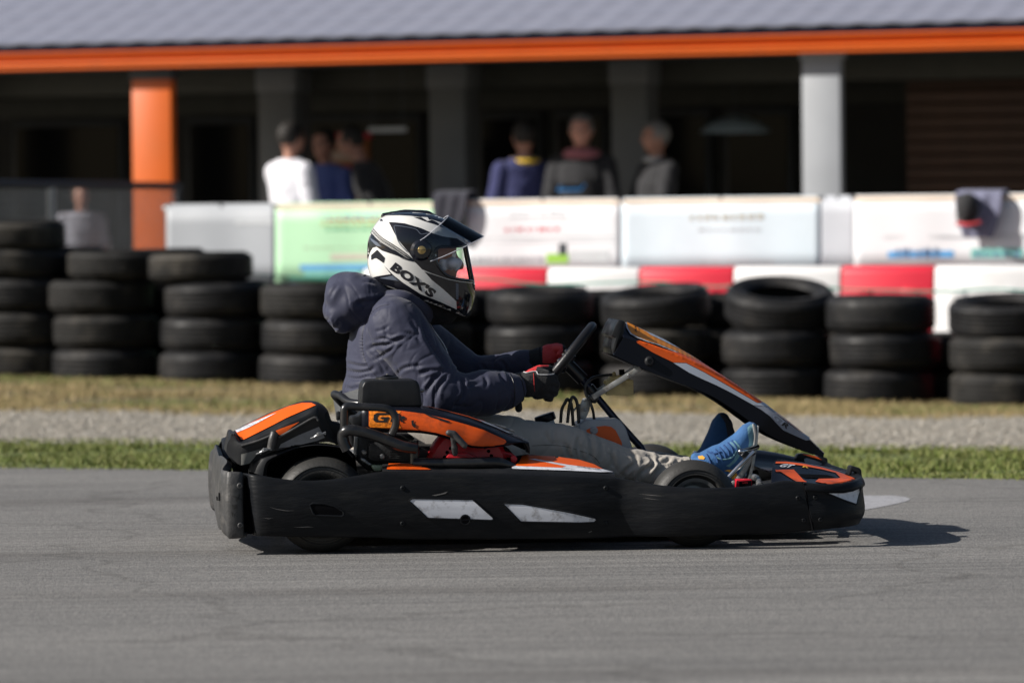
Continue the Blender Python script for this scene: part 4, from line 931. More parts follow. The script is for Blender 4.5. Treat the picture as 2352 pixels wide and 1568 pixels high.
# ---- fuel tank between the legs
tk = plate([cB(1470, 560), cB(1500, 410), cB(1560, 375), cB(1780, 365), cC(140, 362), cC(175, 380), cC(215, 440), cC(268, 590), cC(300, 760), cC(0, 800), cC(-120, 800)], -.085, .085, M_tank, 'fuel_tank', bev=.016, seg=4)
TT = bvh_of(tk); decal([cB(1560, 455), cB(1610, 435), cC(40, 422), cC(92, 430), cC(130, 460), cC(182, 562), cC(185, 640), cC(0, 640), cB(1560, 540)], TT, M_osk2, tk, step=8)
bolt(K(cB(1622, 462), -.087), (0, -1, 0), .011, tk, M_tank, 'bolt', .003)
ca, cb = K(cE(700, 1380), -.02), K(cE(900, 1310), -.02); axd = Vector((-.30, 0, .95)).normalized()
m0 = K(cE(800, 1345), -.02); b = bmesh.new(); add_tube(b, [m0-axd*.012, m0+axd*.012], .032, 28, 1); cap = finish('tank_cap', sharp(eval_mesh(bm_mesh(b), [('BEVEL', dict(width=.004, segments=3, limit_method='ANGLE'))]), 40), M_gloss, kart)
b = bmesh.new(); add_tube(b, [m0-axd*.06, m0-axd*.011], .024, 20, 1); finish('tank_neck', sharp(bm_mesh(b)), M_tank, kart)

# ---- pedals
ped = finish('brake_pedal', tube_me([K(p, y) for p, y in ((cC(1078, 852), -.23), (cC(1180, 745), -.23), (cC(1290, 640), -.225))], .0078, 12, 3), M_chr, kart)
finish('pedal_bar', tube_me([K(cC(1185, 640), -.235), K(cC(1312, 598), -.16), K(cC(1312, 598), -.08)], .0085, 12, 1), M_chr, ped)
b = bmesh.new(); add_ball(b, K(cC(1180, 640), -.24), (.011, .011, .011)); finish('pedal_knob', sharp(bm_mesh(b)), M_chr, ped)
finish('pedal_gusset', prism_me([K(p, -.231) for p in (cC(1158, 655), cC(1215, 625), cC(1280, 680), cC(1222, 722))], (0, .004, 0), .001), M_eng, ped)
finish('heel_plate', prism_me([K(p, -.17) for p in (cC(1236, 870), cC(1262, 870), cC(1290, 760), cC(1320, 560), cC(1331, 425), cC(1320, 420), cC(1300, 560), cC(1275, 700))], (0, .05, 0), .001), M_alu, kart)
a2 = finish('accelerator_pedal', tube_me([Vector((FX+.10, .12, .08)), Vector((FX+.13, .12, .20)), Vector((FX+.10, .16, .235)), Vector((FX+.10, .22, .235))], .0078, 12, 3), M_chr, kart)
bx_ = plate([cC(1150, 872), cC(1272, 872), cC(1274, 945), cC(1150, 945)], -.50, -.44, mat('red_box', (.62, .012, .03), .35, var=.05), 'lap_timer', bev=.002)
fx_ = plate([cC(1164, 886), cC(1266, 880), cC(1266, 940), cC(1164, 940)], -.5035, -.5005, M_blk, 'timer_face', bx_, bev=0)
TX = bvh_of(fx_); text_decal('LAPS', cC(1188, 906), (6.2, -.3), (0, -5.0), TX, M_redp, bx_, off=.0006, bold=.01, shear=0)

# ---- rear bumper
re = [(cA(262, 828), -.60), (cA(160, 824), -.648), (cA(128, 822), -.63), (cA(92, 775), -.585)]
xr0 = K(cA(170, 1080), -.645).x; xr1 = K(cA(52, 1000), -.35).x+.016
def rbz(v, y): return K((490, 861.3+.27465*v), y).z
prof_p = [(K(cA(290, 1000), -.60).x, -.560, 870, 1310), (K(cA(285, 1000), -.64).x, -.632, 862, 1330), (K(cA(262, 1000), -.65).x, -.652, 828, 1348), (K(cA(160, 1000), -.648).x, -.652, 824, 1352), (K(cA(135, 1000), -.63).x, -.636, 818, 1340), (K(cA(105, 1000), -.60).x-.004, -.60, 800, 1300), (xr1+.008, -.52, 740, 1278), (xr1, -.42, 700, 1272), (xr1-.002, -.2, 690, 1270), (xr1-.002, 0, 690, 1270)]
rws = [[], [], [], [], []]
for sg in (1, -1):
    for i in (range(len(prof_p)) if sg == 1 else range(len(prof_p)-2, -1, -1)):
        x, y, v0, v1 = prof_p[i]; zt0, zb0 = K((505, 861.3+.27465*v0), y).z, K((505, 861.3+.27465*v1), y).z
        n_ = Vector((-.2, y, 0)) if i < 4 else Vector((-1, y*.5, 0)); n_.normalize(); n_.y *= sg; y *= sg
        T, Bm = Vector((x, y, zt0)), Vector((x, y, zb0))
        rws[0].append(T-n_*.02+Vector((0, 0, -.006))); rws[1].append(T); rws[2].append(T.lerp(Bm, .5)+n_*.008); rws[3].append(Bm); rws[4].append(Bm-n_*.02+Vector((0, 0, .005)))
rb = finish('rear_bumper', grid_me([list(r) for r in rws], 4, 4, .005, 45), M_plw, kart)
TRB = bvh_of(rb)
for q in (cA(250, 925), cA(255, 1255)):
    o, d = kray(*q); h, n, i, t = TRB.ray_cast(o, d)
    if h is not None: bolt(h, (0, -1, 0), .0085, rb, M_plw, 'bolt', .003); bolt(Vector((h.x, -h.y, h.z)), (0, 1, 0), .0085, rb, M_plw, 'bolt', .003)
decal([cA(55, 975), cA(85, 982), cA(86, 1050), cA(60, 1045)], TRB, M_blk, rb, 'slot', .002)
M_gouge = mat('worn_gouge', (.016, .016, .016), .7, var=.3)
for sc_ in ([cA(175, 1003), cA(215, 1012), cA(285, 1042), cA(285, 1052), cA(215, 1025)], [cA(248, 990), cA(256, 1000), cA(225, 1060), cA(218, 1052)], [cA(182, 1085), cA(230, 1080), cA(232, 1110), cA(200, 1120), cA(186, 1112), cA(210, 1108), cA(200, 1100), cA(190, 1104)], [cA(180, 1140), cA(195, 1150), cA(192, 1180), cA(186, 1178)], [cA(285, 1060), cA(296, 1100), cA(300, 1160), cA(292, 1150)], [cA(280, 1160), cA(298, 1165), cA(295, 1190), cA(280, 1190)]):
    decal(sc_, TRB, M_gouge, rb, 'gouge', .0012)
finish('bumper_stay', tube_me([(xr1+.02, -.3, .12), (-.2, -.3, .07)], .014, n=1), M_tube, kart); finish('bumper_stay', tube_me([(xr1+.02, .3, .12), (-.2, .3, .07)], .014, n=1), M_tube, kart)

plate([cA(255, 850), cA(300, 850), cA(350, 858), cA(385, 870), cA(395, 1325), cA(300, 1325), cA(255, 1310)], -.610, -.600, M_blk, 'corner_filler', bev=0)
# ---- rear wheel arch
arc_o = [cA(322, 800), cA(345, 720), cA(385, 668), cA(430, 655), cA(560, 628), cA(700, 590), cA(800, 572), cA(900, 566), cA(1000, 574), cA(1090, 592), cA(1160, 620), cA(1215, 670)]
arc_i = [cA(462, 850), cA(468, 800), cA(480, 748), cA(505, 715), cA(560, 680), cA(700, 622), cA(800, 598), cA(900, 588), cA(1000, 594), cA(1080, 606), cA(1140, 636), cA(1190, 690)]
ar = [[K(p, -.42)+Vector((0, 0, -.01)) for p in arc_o], [K(p, -.54) for p in arc_o], [K(p, -.565) for p in [((a[0]*.75+b_[0]*.25), (a[1]*.75+b_[1]*.25)) for a, b_ in zip(arc_o, arc_i)]], [K(p, -.57) for p in arc_i], [K(p, -.42)+Vector((0, 0, -.004)) for p in arc_i]]
arch = finish('wheel_arch', grid_me(ar, 3, 4, .003, 50), M_pl, kart); mirrored(arch)
finish('arch_wall', prism_me([K(p, -.405) for p in arc_o+[cA(1230, 800), cA(1100, 860), cA(460, 860), cA(322, 860)]], (0, .006, 0)), M_blk, kart)
# ---- rear cover with orange top
topn = [(cA(172, 488), -.50), (cA(215, 462), -.50), (cA(365, 385), -.50), (cA(520, 312), -.50), (cA(660, 258), -.50), (cA(775, 222), -.50), (cA(875, 218), -.50), (cA(945, 250), -.50), (cA(985, 295), -.50)]
shld = [(cA(205, 485), -.56), (cA(262, 552), -.56), (cA(390, 500), -.565), (cA(520, 440), -.565), (cA(640, 375), -.565), (cA(770, 320), -.565), (cA(885, 262), -.565), (cA(925, 300), -.56), (cA(960, 340), -.55)]
mids = [(cA(150, 560), -.55), (cA(262, 590), -.575), (cA(395, 550), -.58), (cA(520, 500), -.58), (cA(650, 440), -.58), (cA(770, 385), -.58), (cA(890, 350), -.58), (cA(935, 400), -.57), (cA(1000, 430), -.55)]
lows = [(cA(135, 650), -.53), (cA(250, 750), -.57), (cA(330, 740), -.57), (cA(500, 650), -.57), (cA(660, 600), -.57), (cA(800, 575), -.57), (cA(930, 560), -.565), (cA(1010, 560), -.56), (cA(1095, 585), -.54)]
cv = [[K(p, y)+Vector((0, .16, -.06)) for p, y in topn], [K(p, y)+Vector((0, .08, -.012)) for p, y in topn], [K(p, y) for p, y in topn], [K(p, y) for p, y in shld], [K(p, y) for p, y in mids], [K(p, y) for p, y in lows]]
cover = finish('rear_cover', grid_me(cv, 4, 5, .004, 50), M_pl, kart)
fc_ = mirrored(cover); fc_.location.z = -.06
finish('cover_end', prism_me([K(p, -.52) for p in (cA(172, 488), cA(205, 488), cA(262, 560), cA(250, 748), cA(200, 738), cA(140, 655))], (0, .30, 0), .006), M_pl, cover)
TC = bvh_of(cover)
decal([cA(216, 470), cA(240, 455), cA(365, 392), cA(520, 320), cA(660, 264), cA(770, 236), cA(850, 236), cA(885, 256), cA(770, 305), cA(640, 362), cA(520, 425), cA(400, 485), cA(290, 540), cA(262, 543), cA(235, 505)], TC, M_osk2, cover, 'sticker', .0025)
decal([cA(222, 480), cA(216, 470), cA(365, 400), cA(560, 322), cA(420, 398), cA(330, 445), cA(228, 488)], TC, M_wsk, cover, 'stripe', .0042)
decal([cA(549, 466), cA(640, 428), cA(748, 390), cA(690, 430), cA(640, 470), cA(580, 500)], TC, M_osk2, cover, 'sticker', .0025)
decal([cA(262, 660), cA(400, 622), cA(488, 598), cA(470, 625), cA(400, 650), cA(330, 735), cA(262, 750)], TC, M_tank if False else mat('dusty_grey', (.16, .16, .15), .6, var=.2, dirt=(.09, .09, .08), dscale=18), cover, 'grey_panel', .002)
decal([cA(590, 575), cA(740, 500), cA(910, 430), cA(960, 520), cA(900, 545), cA(720, 590), cA(575, 608)], TC, mat('dusty_grey_two', (.22, .225, .24), .55, var=.15, dirt=(.12, .12, .11), dscale=18), cover, 'grey_panel', .002)
tubeP([(cA(540, 480), -.584), (cA(522, 540), -.586), (cA(508, 620), -.582)], .012, M_plw, 'cover_rib', cover, 12, 3)
tubeP([(cA(262, 592), -.578), (cA(400, 550), -.583), (cA(510, 505), -.583)], .004, M_plw, 'cover_seam', cover, 8, 3)
tubeP([(cA(575, 520), -.583), (cA(720, 440), -.583), (cA(870, 356), -.583), (cA(905, 380), -.583)], .004, M_plw, 'cover_seam', cover, 8, 3)
hole = [cA(165, 628), cA(184, 545), cA(214, 562), cA(220, 600), cA(200, 642)]
plate(hole, -.532, -.50, M_blk, 'hand_hole', cover, 0)
for c, a in (((450, 636), .5), ((905, 505), .4)):
    ctr = K(cA(*c), -.592); b = bmesh.new()
    for k in range(3): add_tube(b, [ctr+Vector((-.022+.006*k, 0, -.008)), ctr+Vector((.0, -.004, .004*k)), ctr+Vector((.022, 0, .010-.003*k))], .0022, 6, 3)
    finish('spring_clip', bm_mesh(b), M_stl, cover)
# rear left shoulder of the cover going down to the frame
plate([cA(985, 290), cA(1020, 390), cA(1090, 400), cA(1110, 440), cA(1110, 590), cA(1000, 545), cA(930, 420), cA(900, 330), cA(950, 290)], -.50, -.40, M_pl, 'cover_shoulder', cover, .012, 3)

# ---- seat
def seat():
    prof = [((-.02, .50), .17), ((-.005, .40), .185), ((.02, .28), .195), ((.06, .16), .20), ((.14, .085), .195), ((.28, .07), .18), ((.42, .10), .15), ((.47, .13), .12)]
    x0 = K(cA(1180, 180), -.1).x-.03; rows_ = []
    ztop = K(cA(1180, 165), 0).z
    for (x, z), w in prof:
        z = z*ztop/.50 if z > .2 else z
        nrm = Vector((.9, 0, .3)).normalized(); row = []
        for k in range(-6, 7):
            f = k/6; row.append(Vector((x0+x, f*w, z)) + nrm*.11*abs(f)**3)
        rows_.append(row)
    return finish('seat', grid_me(rows_, 3, 4, .006, 60), mat('seat_shell', (.10, .105, .11), .4, var=.15, bump=.1), kart)
seat()
# ---- roll hoop and guard tubes
tubeP([(cA(1215, 330), -.20), (cA(1130, 260), -.21), (cA(1060, 190), -.22), (cA(1040, 158), -.22), (cA(1100, 180), -.26), (cA(1160, 222), -.30), (cA(1260, 240), -.34), (cA(1400, 250), -.36)], .0115, M_tube, 'seat_hoop')
tubeP([(cA(1215, 330), .20), (cA(1130, 260), .21), (cA(1060, 195), .20), (cA(1060, 170), .0), (cA(1040, 165), -.22)], .0115, M_tube, 'seat_hoop')
tubeP([(cA(1090, 170), -.2), (cA(1140, 270), -.2), (cA(1170, 420), -.2), (cA(1200, 600), -.2)], .010, M_tube, 'seat_stay')
tubeP([(cA(1150, 620), -.64), (cA(1122, 480), -.64), (cA(1120, 340), -.64), (cA(1128, 275), -.64), (cA(1175, 260), -.64), (cA(1300, 266), -.645), (cA(1430, 272), -.65), (cA(1505, 292), -.65), (cA(1550, 350), -.65), (cA(1552, 420), -.65), (cA(1522, 492), -.645)], .0115, M_tube, 'guard_loop', n=4)
tubeP([(cA(1150, 625), -.64), (cA(1118, 560), -.64), (cA(1112, 500), -.64), (cA(1150, 462), -.65), (cA(1240, 468), -.65), (cA(1380, 505), -.65), (cA(1520, 560), -.65), (cA(1620, 596), -.65), (cA(1720, 612), -.64)], .0165, M_tube, 'engine_guard', n=4, seg=16)
tubeP([(cB(112, 545), -.60), (cB(118, 640), -.60), (cB(118, 740), -.60)], .0145, M_tube, 'guard_post', seg=14)
tubeP([(cB(118, 738), -.61), (cB(300, 738), -.625), (cB(560, 735), -.63), (cB(780, 728), -.63), (cB(860, 742), -.625), (cB(935, 775), -.61)], .0160, M_tube, 'engine_guard', n=4, seg=16)
bolt(K(cB(30, 600), -.62), (0, -1, 0), .006, kart, M_stl, 'bolt', .003)
# clamp bits behind the loop
plate([cA(1055, 310), cA(1085, 300), cA(1100, 330), cA(1095, 375), cA(1060, 380)], -.30, -.27, M_eng, 'clamp', bev=.003)
plate([cA(1180, 345), cA(1235, 345), cA(1270, 300), cA(1320, 340), cA(1340, 440), cA(1190, 440), cA(1180, 400)], -.56, -.44, M_pl, 'carburettor_cover', bev=.008)
# ---- engine
blk = plate([cA(1240, 500), cA(1700, 500), cB(140, 600), cB(900, 600), cB(980, 700), cB(940, 800), cA(1320, 800), cA(1230, 720)], -.50, -.28, M_eng, 'engine', bev=.01)
plate([cA(1325, 600), cA(1345, 560), cA(1600, 560), cB(120, 640), cB(120, 735), cA(1340, 715), cA(1320, 690)], -.545, -.50, M_eng, 'crankcase_cover', bev=.008, parent=blk)
for k in range(5): plate([cA(1500, 632+k*14), cA(1600, 632+k*14), cA(1600, 638+k*14), cA(1500, 638+k*14)], -.552, -.545, M_eng, 'cooling_fin', bev=.0, parent=blk)
for q in (cA(1290, 645), cA(1440, 681)): bolt(K(q, -.548), (0, -1, 0), .0075, blk, M_stl, 'bolt', .005)
plate([cA(1262, 690), cA(1300, 700), cA(1330, 730), cA(1360, 745), cA(1330, 760), cA(1290, 730), cA(1262, 715)], -.54, -.50, M_stl, 'drain_bracket', bev=.003)
plate([cA(1345, 750), cA(1470, 752), cA(1450, 790), cA(1420, 806), cA(1370, 800)], -.55, -.50, mat('pale_green_bowl', (.30, .38, .27), .35, var=.1), 'fuel_bowl', bev=.006)
fan_c = K(cB(560, 760), -.52); b = bmesh.new(); add_lathe(b, [(.0005, -.055), (.035, -.055), (.05, -.05), (.105, -.045), (.118, -.03), (.120, .03), (.0005, .03)], 40, 'Y', closed=False)
me = sharp(bm_mesh(b), 40); me.transform(Matrix.Translation(fan_c)); fan = finish('fan_housing', me, M_redp, blk)
for k in range(12):
    a = R(25+k*12); p = fan_c+Vector((.075*math.cos(a), -.0485, .075*math.sin(a))); bolt(p, (0, -1, 0), .0045, fan, M_blk, 'vent_hole', .0012)
plate([cB(375, 705), cB(410, 650), cB(560, 645), cB(660, 690), cB(700, 720), cB(560, 712)], -.59, -.57, M_redp, 'recoil_cover', bev=.004, parent=blk)
plate([cB(600, 640), cB(800, 612), cB(940, 650), cB(985, 700), cB(960, 730), cB(930, 690), cB(780, 700), cB(690, 690)], -.56, -.45, M_redp, 'engine_cowl', bev=.008, parent=blk)
plate([cB(925, 680), cB(960, 665), cB(985, 700), cB(965, 745), cB(930, 725)], -.58, -.56, mat('red_cap', (.5, .02, .03), .4, var=.1), 'engine_cap', bev=.004, parent=blk)
finish('starter_handle', blob_me([('c', K(cB(408, 482), -.655), .0095, K(cB(450, 490), -.655), .010), ('c', K(cB(450, 490), -.655), .010, K(cB(540, 585), -.655), .0095), ('c', K(cB(440, 520), -.65), .007, K(cB(455, 600), -.64), .0085), ('c', K(cB(520, 560), -.65), .008, K(cB(545, 600), -.65), .006), ('c', K(cB(455, 600), -.64), .010, K(cB(460, 655), -.63), .009)], .0022, 8), M_plw, blk)
finish('exhaust', tube_me([(.28, -.25, .26), (.12, -.18, .25), (.0, 0, .24), (-.12, .12, .22)], .03, 16, 4), M_stl, kart)
finish('battery_box', box_me((.12, .30, .07), (.36, .48, .26), .012), M_pl, kart)
# ---- black box on top of the engine
bx2 = plate([cA(1258, 300), cA(1262, 200), cA(1268, 100), cA(1290, 52), cA(1330, 42), cA(1700, 38), cA(1738, 52), cA(1755, 90), cA(1765, 180), cA(1775, 262), cA(1700, 268), cA(1330, 272)], -.56, -.40, M_pl, 'air_box', bev=.014, seg=4)
capc = K(cA(1482, 28), -.48); b = bmesh.new(); add_lathe(b, [(.0005, .006), (.030, .006), (.034, .003), (.034, -.004), (.0005, -.006)], 24, 'Z', closed=False); me = sharp(bm_mesh(b)); me.transform(Matrix.Translation(capc)); finish('box_cap', me, M_tube, bx2)
finish('cap_stud', tube_me([capc, capc+Vector((0, 0, .014))], .0028, 8, 1), M_chr, bx2)
b = bmesh.new(); add_tube(b, [capc+Vector((-.02, -.02, .004)), capc+Vector((0, -.01, .009)), capc+Vector((.028, .01, .003))], .003, 8, 3); finish('cap_lever', bm_mesh(b), M_tube, bx2)
bolt(K(cA(1772, 130), -.47), (1, 0, 0), .005, bx2, M_stl, 'bolt', .004)
# ---- curved engine fairing with the logo
e1 = [(cA(1268, 470), -.575), (cA(1340, 470), -.585), (cB(20, 470), -.60), (cB(200, 480), -.61), (cB(370, 515), -.62), (cB(520, 575), -.62), (cB(640, 603), -.62), (cB(780, 600), -.61), (cB(900, 588), -.60), (cB(1000, 566), -.58), (cB(1075, 572), -.55)]
e2 = [(cA(1268, 300), -.575), (cA(1340, 292), -.585), (cB(20, 296), -.60), (cB(200, 318), -.61), (cB(380, 360), -.62), (cB(560, 410), -.62), (cB(700, 455), -.62), (cB(800, 500), -.61), (cB(890, 540), -.60), (cB(1000, 553), -.58), (cB(1076, 560), -.55)]
e3 = [(cA(1262, 268), -.54), (cA(1340, 262), -.545), (cB(20, 262), -.55), (cB(195, 268), -.55), (cB(380, 305), -.55), (cB(560, 352), -.55), (cB(700, 405), -.55), (cB(800, 440), -.545), (cB(900, 487), -.54), (cB(1000, 523), -.53), (cB(1074, 552), -.52)]
e4 = [(cA(1262, 266), -.47), (cA(1340, 260), -.47), (cB(20, 260), -.47), (cB(195, 260), -.47), (cB(380, 294), -.46), (cB(560, 338), -.45), (cB(700, 385), -.44), (cB(800, 425), -.44), (cB(900, 472), -.44), (cB(1000, 515), -.44), (cB(1074, 548), -.45)]
ef = [[K(p, y)+Vector((0, .05, .002)) for p, y in e1], [K(p, y) for p, y in e1], [K(p, y) for p, y in e2], [K(p, y) for p, y in e3], [K(p, y) for p, y in e4], [K(p, y)+Vector((0, .05, -.03)) for p, y in e4]]
fair = finish('engine_fairing', grid_me(ef, 4, 5, .003, 50), M_gloss, kart)
TE = bvh_of(fair)
decal([cA(1330, 296), cA(1345, 288), cB(20, 300), cB(200, 324), cB(380, 366), cB(560, 416), cB(700, 460), cB(800, 506), cB(880, 546), cB(888, 560), cB(868, 574), cB(780, 588), cB(690, 592), cB(600, 586), cB(530, 560), cB(400, 506), cB(300, 478), cB(160, 458), cB(20, 452), cA(1345, 436), cA(1328, 425)], TE, M_osk, fair, off=.002)
decal([cA(1334, 298), cA(1348, 291), cA(1450, 292), cA(1540, 298), cA(1600, 304), cA(1560, 350), cA(1600, 440), cA(1450, 438), cA(1346, 434), cA(1331, 424)], TE, M_amb if False else mat('dotted_amber', (.80, .22, .015), .35, var=.45, vscale=120, detail=1), fair, 'sticker', .0028)
decal([cA(1372, 330), cA(1400, 318), cA(1500, 318), cA(1500, 332), cA(1412, 334), cA(1400, 345), cA(1400, 368), cA(1412, 378), cA(1452, 378), cA(1460, 364), cA(1428, 364), cA(1428, 352), cA(1500, 350), cA(1480, 392), cA(1385, 392), cA(1368, 375)], TE, M_ink, fair, 'lettering', .004)
decal([cA(1508, 318), cA(1590, 322), cA(1586, 336), cA(1550, 336), cA(1534, 392), cA(1508, 392), cA(1524, 336), cA(1504, 332)], TE, M_ink, fair, 'lettering', .004)
decal([cA(1560, 342), cA(1622, 342), cA(1636, 352), cA(1630, 366), cA(1608, 372), cA(1624, 392), cA(1600, 392), cA(1586, 370), cA(1600, 358), cA(1578, 356), cA(1570, 392), cA(1548, 390)], TE, M_ink, fair, 'lettering', .004)
decal([cA(1480, 400), cA(1520, 400), cA(1518, 404), cA(1482, 404)], TE, M_ink, fair, 'lettering', .004)
decal([cB(95, 380), cB(120, 375), cB(112, 400), cB(135, 410), cB(128, 430), cB(150, 442), cB(118, 435), cB(100, 415)], TE, M_ink, fair, 'scuff', .004)
decal([cB(195, 322), cB(300, 352), cB(420, 392), cB(400, 398), cB(300, 366), cB(250, 352)], TE, M_ink, fair, 'scuff', .004)
decal([cB(195, 264), cB(250, 266), cB(380, 296), cB(560, 341), cB(700, 388), cB(760, 418), cB(690, 396), cB(560, 350), cB(380, 303), cB(260, 275)], TE, M_osk2, fair, 'stripe', .002)
decal([cB(620, 362), cB(700, 390), cB(800, 430), cB(930, 490), cB(900, 486), cB(800, 441), cB(700, 402)], TE, M_gsk, fair, 'stripe', .0022)
for c in ((830, 440), (900, 470)): ctr = K(cB(*c), -.46)+Vector((0, 0, .006)); b = bmesh.new(); add_tube(b, [ctr+Vector((-.02, 0, .004)), ctr, ctr+Vector((.02, -.002, -.006))], .003, 6, 3); finish('spring_clip', bm_mesh(b), M_stl, fair)
mirrored(fair)
finish('fairing_end', prism_me([K(p, -.545) for p in (cB(1040, 566), cB(1076, 560), cB(1086, 600), cB(1086, 655), cB(1078, 655), cB(1062, 600))], (0, .10, 0), .002), M_pl, fair)

# ================================================================== THE DRIVER (same frame as the kart)
driver = empty('person', KM @ Vector((.16, 0, .10)), YAW)
tag(driver, 'kart driver in dark navy padded jacket, grey trousers, blue trainers and black and white helmet', 'person')
SH = Vector((-.16, 0, -.10))
def dfin(name, me, m, smooth=False):
    me.transform(Matrix.Translation(SH)); return finish(name, me, m, driver, smooth)
class Off: pass
M_jk = mat('navy_quilt', (0.034, 0.037, 0.066), 0.60, var=.05, vscale=4, bump=.10, bscale=30, spec=.25, sheen=.10)
M_skin = mat('skin', (.40, .20, .14), .55, var=.05)
M_tr = mat('grey_twill', (0.42, 0.385, 0.34), 0.88, var=.08, vscale=8, bump=.10, bscale=260, spec=.2, sheen=.2)
M_hw = mat('helmet_white', (0.80, 0.79, 0.76), 0.18, var=.02, vscale=3, coat=.6)
M_hb = mat('helmet_black', (0.010, 0.011, 0.016), 0.12, var=.1, coat=.5)
M_hg = mat('helmet_grey', (0.12, 0.14, 0.18), 0.2, var=.05)
M_knit = mat('black_knit', (.012, .012, .014), .9, var=.2, bump=.4, bscale=200)
M_gl = mat('glove_black', (.013, .0125, .013), .75, var=.2, bump=.3, bscale=160, sheen=.1)
M_glr = mat('glove_red', (.55, .035, .035), .6, var=.08, bump=.2, bscale=150)
M_glp = mat('glove_piping', (.65, .65, .66), .5, var=.05)

gj = lambda x, y, Y: K(cG(x, y), Y)
# body: one continuous figure under the clothes
def B_(f=1.0):
    P = []
    hipz = K((890, 1015), 0).z; hipx = K((890, 1015), 0).x
    P += [('c', gj(640, 1250, 0), .10*f, gj(640, 700, 0), .115*f), ('c', gj(600, 560, -.13), .07*f, gj(600, 560, .13), .07*f), ('c', gj(620, 560, 0), .07*f, K(cD(830, 780), 0), .055*f)]
    return P
hip_n, hip_f = K((895, 1022), -.11), K((895, 1022), .11); kn_n, kn_f = K(cB(1345, 605), -.17), K(cB(1345, 605), .18); an_n, an_f = K(cC(800, 800), -.13), K(cC(800, 790), .11)
sh_n, sh_f = gj(640, 570, -.195), gj(650, 560, .195); el_n, el_f = gj(1060, 1185, -.26), gj(1290, 1015, .28); wr_n, wr_f = gj(1690, 1130, -.185), gj(1880, 905, .15)
headc = K(cD(1080, 480), 0)
body = B_() + [('c', hip_n, .080, kn_n, .048), ('c', kn_n, .044, K(cC(520, 805), -.135), .034), ('c', K(cC(520, 805), -.135), .034, an_n, .03), ('c', hip_f, .080, kn_f, .048), ('c', kn_f, .046, an_f, .030), ('c', K((880, 1015), -.07), .09, K((880, 1015), .07), .09),
               ('c', sh_n, .058, el_n, .045), ('c', el_n, .043, wr_n, .031), ('c', sh_f, .058, el_f, .045), ('c', el_f, .040, wr_f, .027),
               ('b', headc+Vector((-.012, 0, .012)), (.094, .074, .105)), ('b', headc+Vector((.020, 0, -.045)), (.062, .056, .065)), ('c', headc+Vector((.066, 0, .005)), .014, headc+Vector((.092, 0, -.026)), .015),
               ('c', headc+Vector((.064, -.014, -.062)), .011, headc+Vector((.064, .014, -.062)), .011), ('c', headc+Vector((.055, 0, -.092)), .02, headc+Vector((.04, 0, -.098)), .02)]
for s in (-1, 1):
    body += [('c', headc+Vector((.062, s*.034, .022)), .014, headc+Vector((.070, s*.016, .026)), .013), ('c', headc+Vector((-.015, s*.074, -.02)), .012, headc+Vector((-.015, s*.074, .012)), .012)]
bd = dfin('body', blob_me(body, .007, 5), M_skin)
for s in (-1, 1):
    b = bmesh.new(); add_ball(b, headc+Vector((.066, s*.030, .006)), (.012, .012, .012)); dfin('eye', sharp(bm_mesh(b)), mat('eye_white', (.8, .8, .78), .2, var=.02)) if s < 0 else dfin('eye', sharp(bm_mesh(b)), bpy.data.materials['eye_white'])
    b = bmesh.new(); add_ball(b, headc+Vector((.0745, s*.030, .006)), (.0045, .0055, .0055)); dfin('iris', sharp(bm_mesh(b)), M_ink)
# folds: each vertex is pushed along its normal by ridged noise measured along the nearest limb
def folds(me, bones, amp, fl=26, fa=5, seed=0, soft=1.0):
    bl = [(Vector(a), (Vector(b)-Vector(a)), amps) for a, b, amps in bones]
    nrm = [v.normal.copy() for v in me.vertices]
    for v, n in zip(me.vertices, nrm):
        best = None
        for a, d, am in bl:
            t = max(0, min(1, (v.co-a).dot(d)/d.length_squared)); q = a+d*t; l = (v.co-q).length
            if best is None or l < best[0]: best = (l, t, d, am, q, a)
        l, t, d, am, q, a = best; ax = d.normalized(); s = (v.co-a).dot(ax); r = (v.co-q); r = r-ax*r.dot(ax); r = r.normalized() if r.length > 1e-5 else r
        w = noise.noise(v.co*7+Vector((seed, 3, 1)))*1.3
        p = Vector((s*fl+w*1.2, 0, seed))+r*fa*.30
        k = noise.noise(p); k2 = noise.noise(p*1.9+Vector((7, 1, 3)))
        m1 = max(0, min(1, .55+noise.noise(v.co*11+Vector((2, seed, 5)))*1.6)); m2 = max(0, min(1, .5+noise.noise(v.co*15+Vector((9, 4, seed)))*1.8))
        c1 = math.exp(-(k/.07)**2)*m1; c2 = math.exp(-(k2/.09)**2)*m2
        a0 = am[0]+(am[1]-am[0])*t
        v.co += n*amp*a0*(-c1*1.0 - c2*.55*soft + abs(k)*1.5 + noise.noise(v.co*10)*.6)
    me.update()
# creases seen on the near side: narrow valleys with a soft swell on each flank, pressed into the cloth
def strokes(me, lines, SHF=Vector((0, 0, 0))):
    segs = []
    for pts, wd, dp in lines:
        c = cr([Vector((*p, 0)) for p in pts], 5); segs.append(([(a.x, a.y) for a in c], wd, dp))
    eye = KI @ CM.translation
    nr = [v.normal.copy() for v in me.vertices]
    for v, n in zip(me.vertices, nr):
        if n.dot(v.co-eye) > 0: continue
        u, w = kpix(v.co); d = 0
        for c, wd, dp in segs:
            best = 1e9; bi = 0; R2 = (wd*4)**2
            if not (min(q[0] for q in c)-30 < u < max(q[0] for q in c)+30): continue
            for i, q in enumerate(c):
                e = (q[0]-u)**2+(q[1]-w)**2
                if e < best: best = e; bi = i
            if best < R2:
                x = math.sqrt(best)/wd; f = bi/(len(c)-1); taper = min(1, 4*f+.15, 4*(1-f)+.15)
                d += dp*taper*(-math.exp(-x*x)+.45*math.exp(-(x-2.0)**2/1.2))
        if d: v.co += n*d
    me.update()
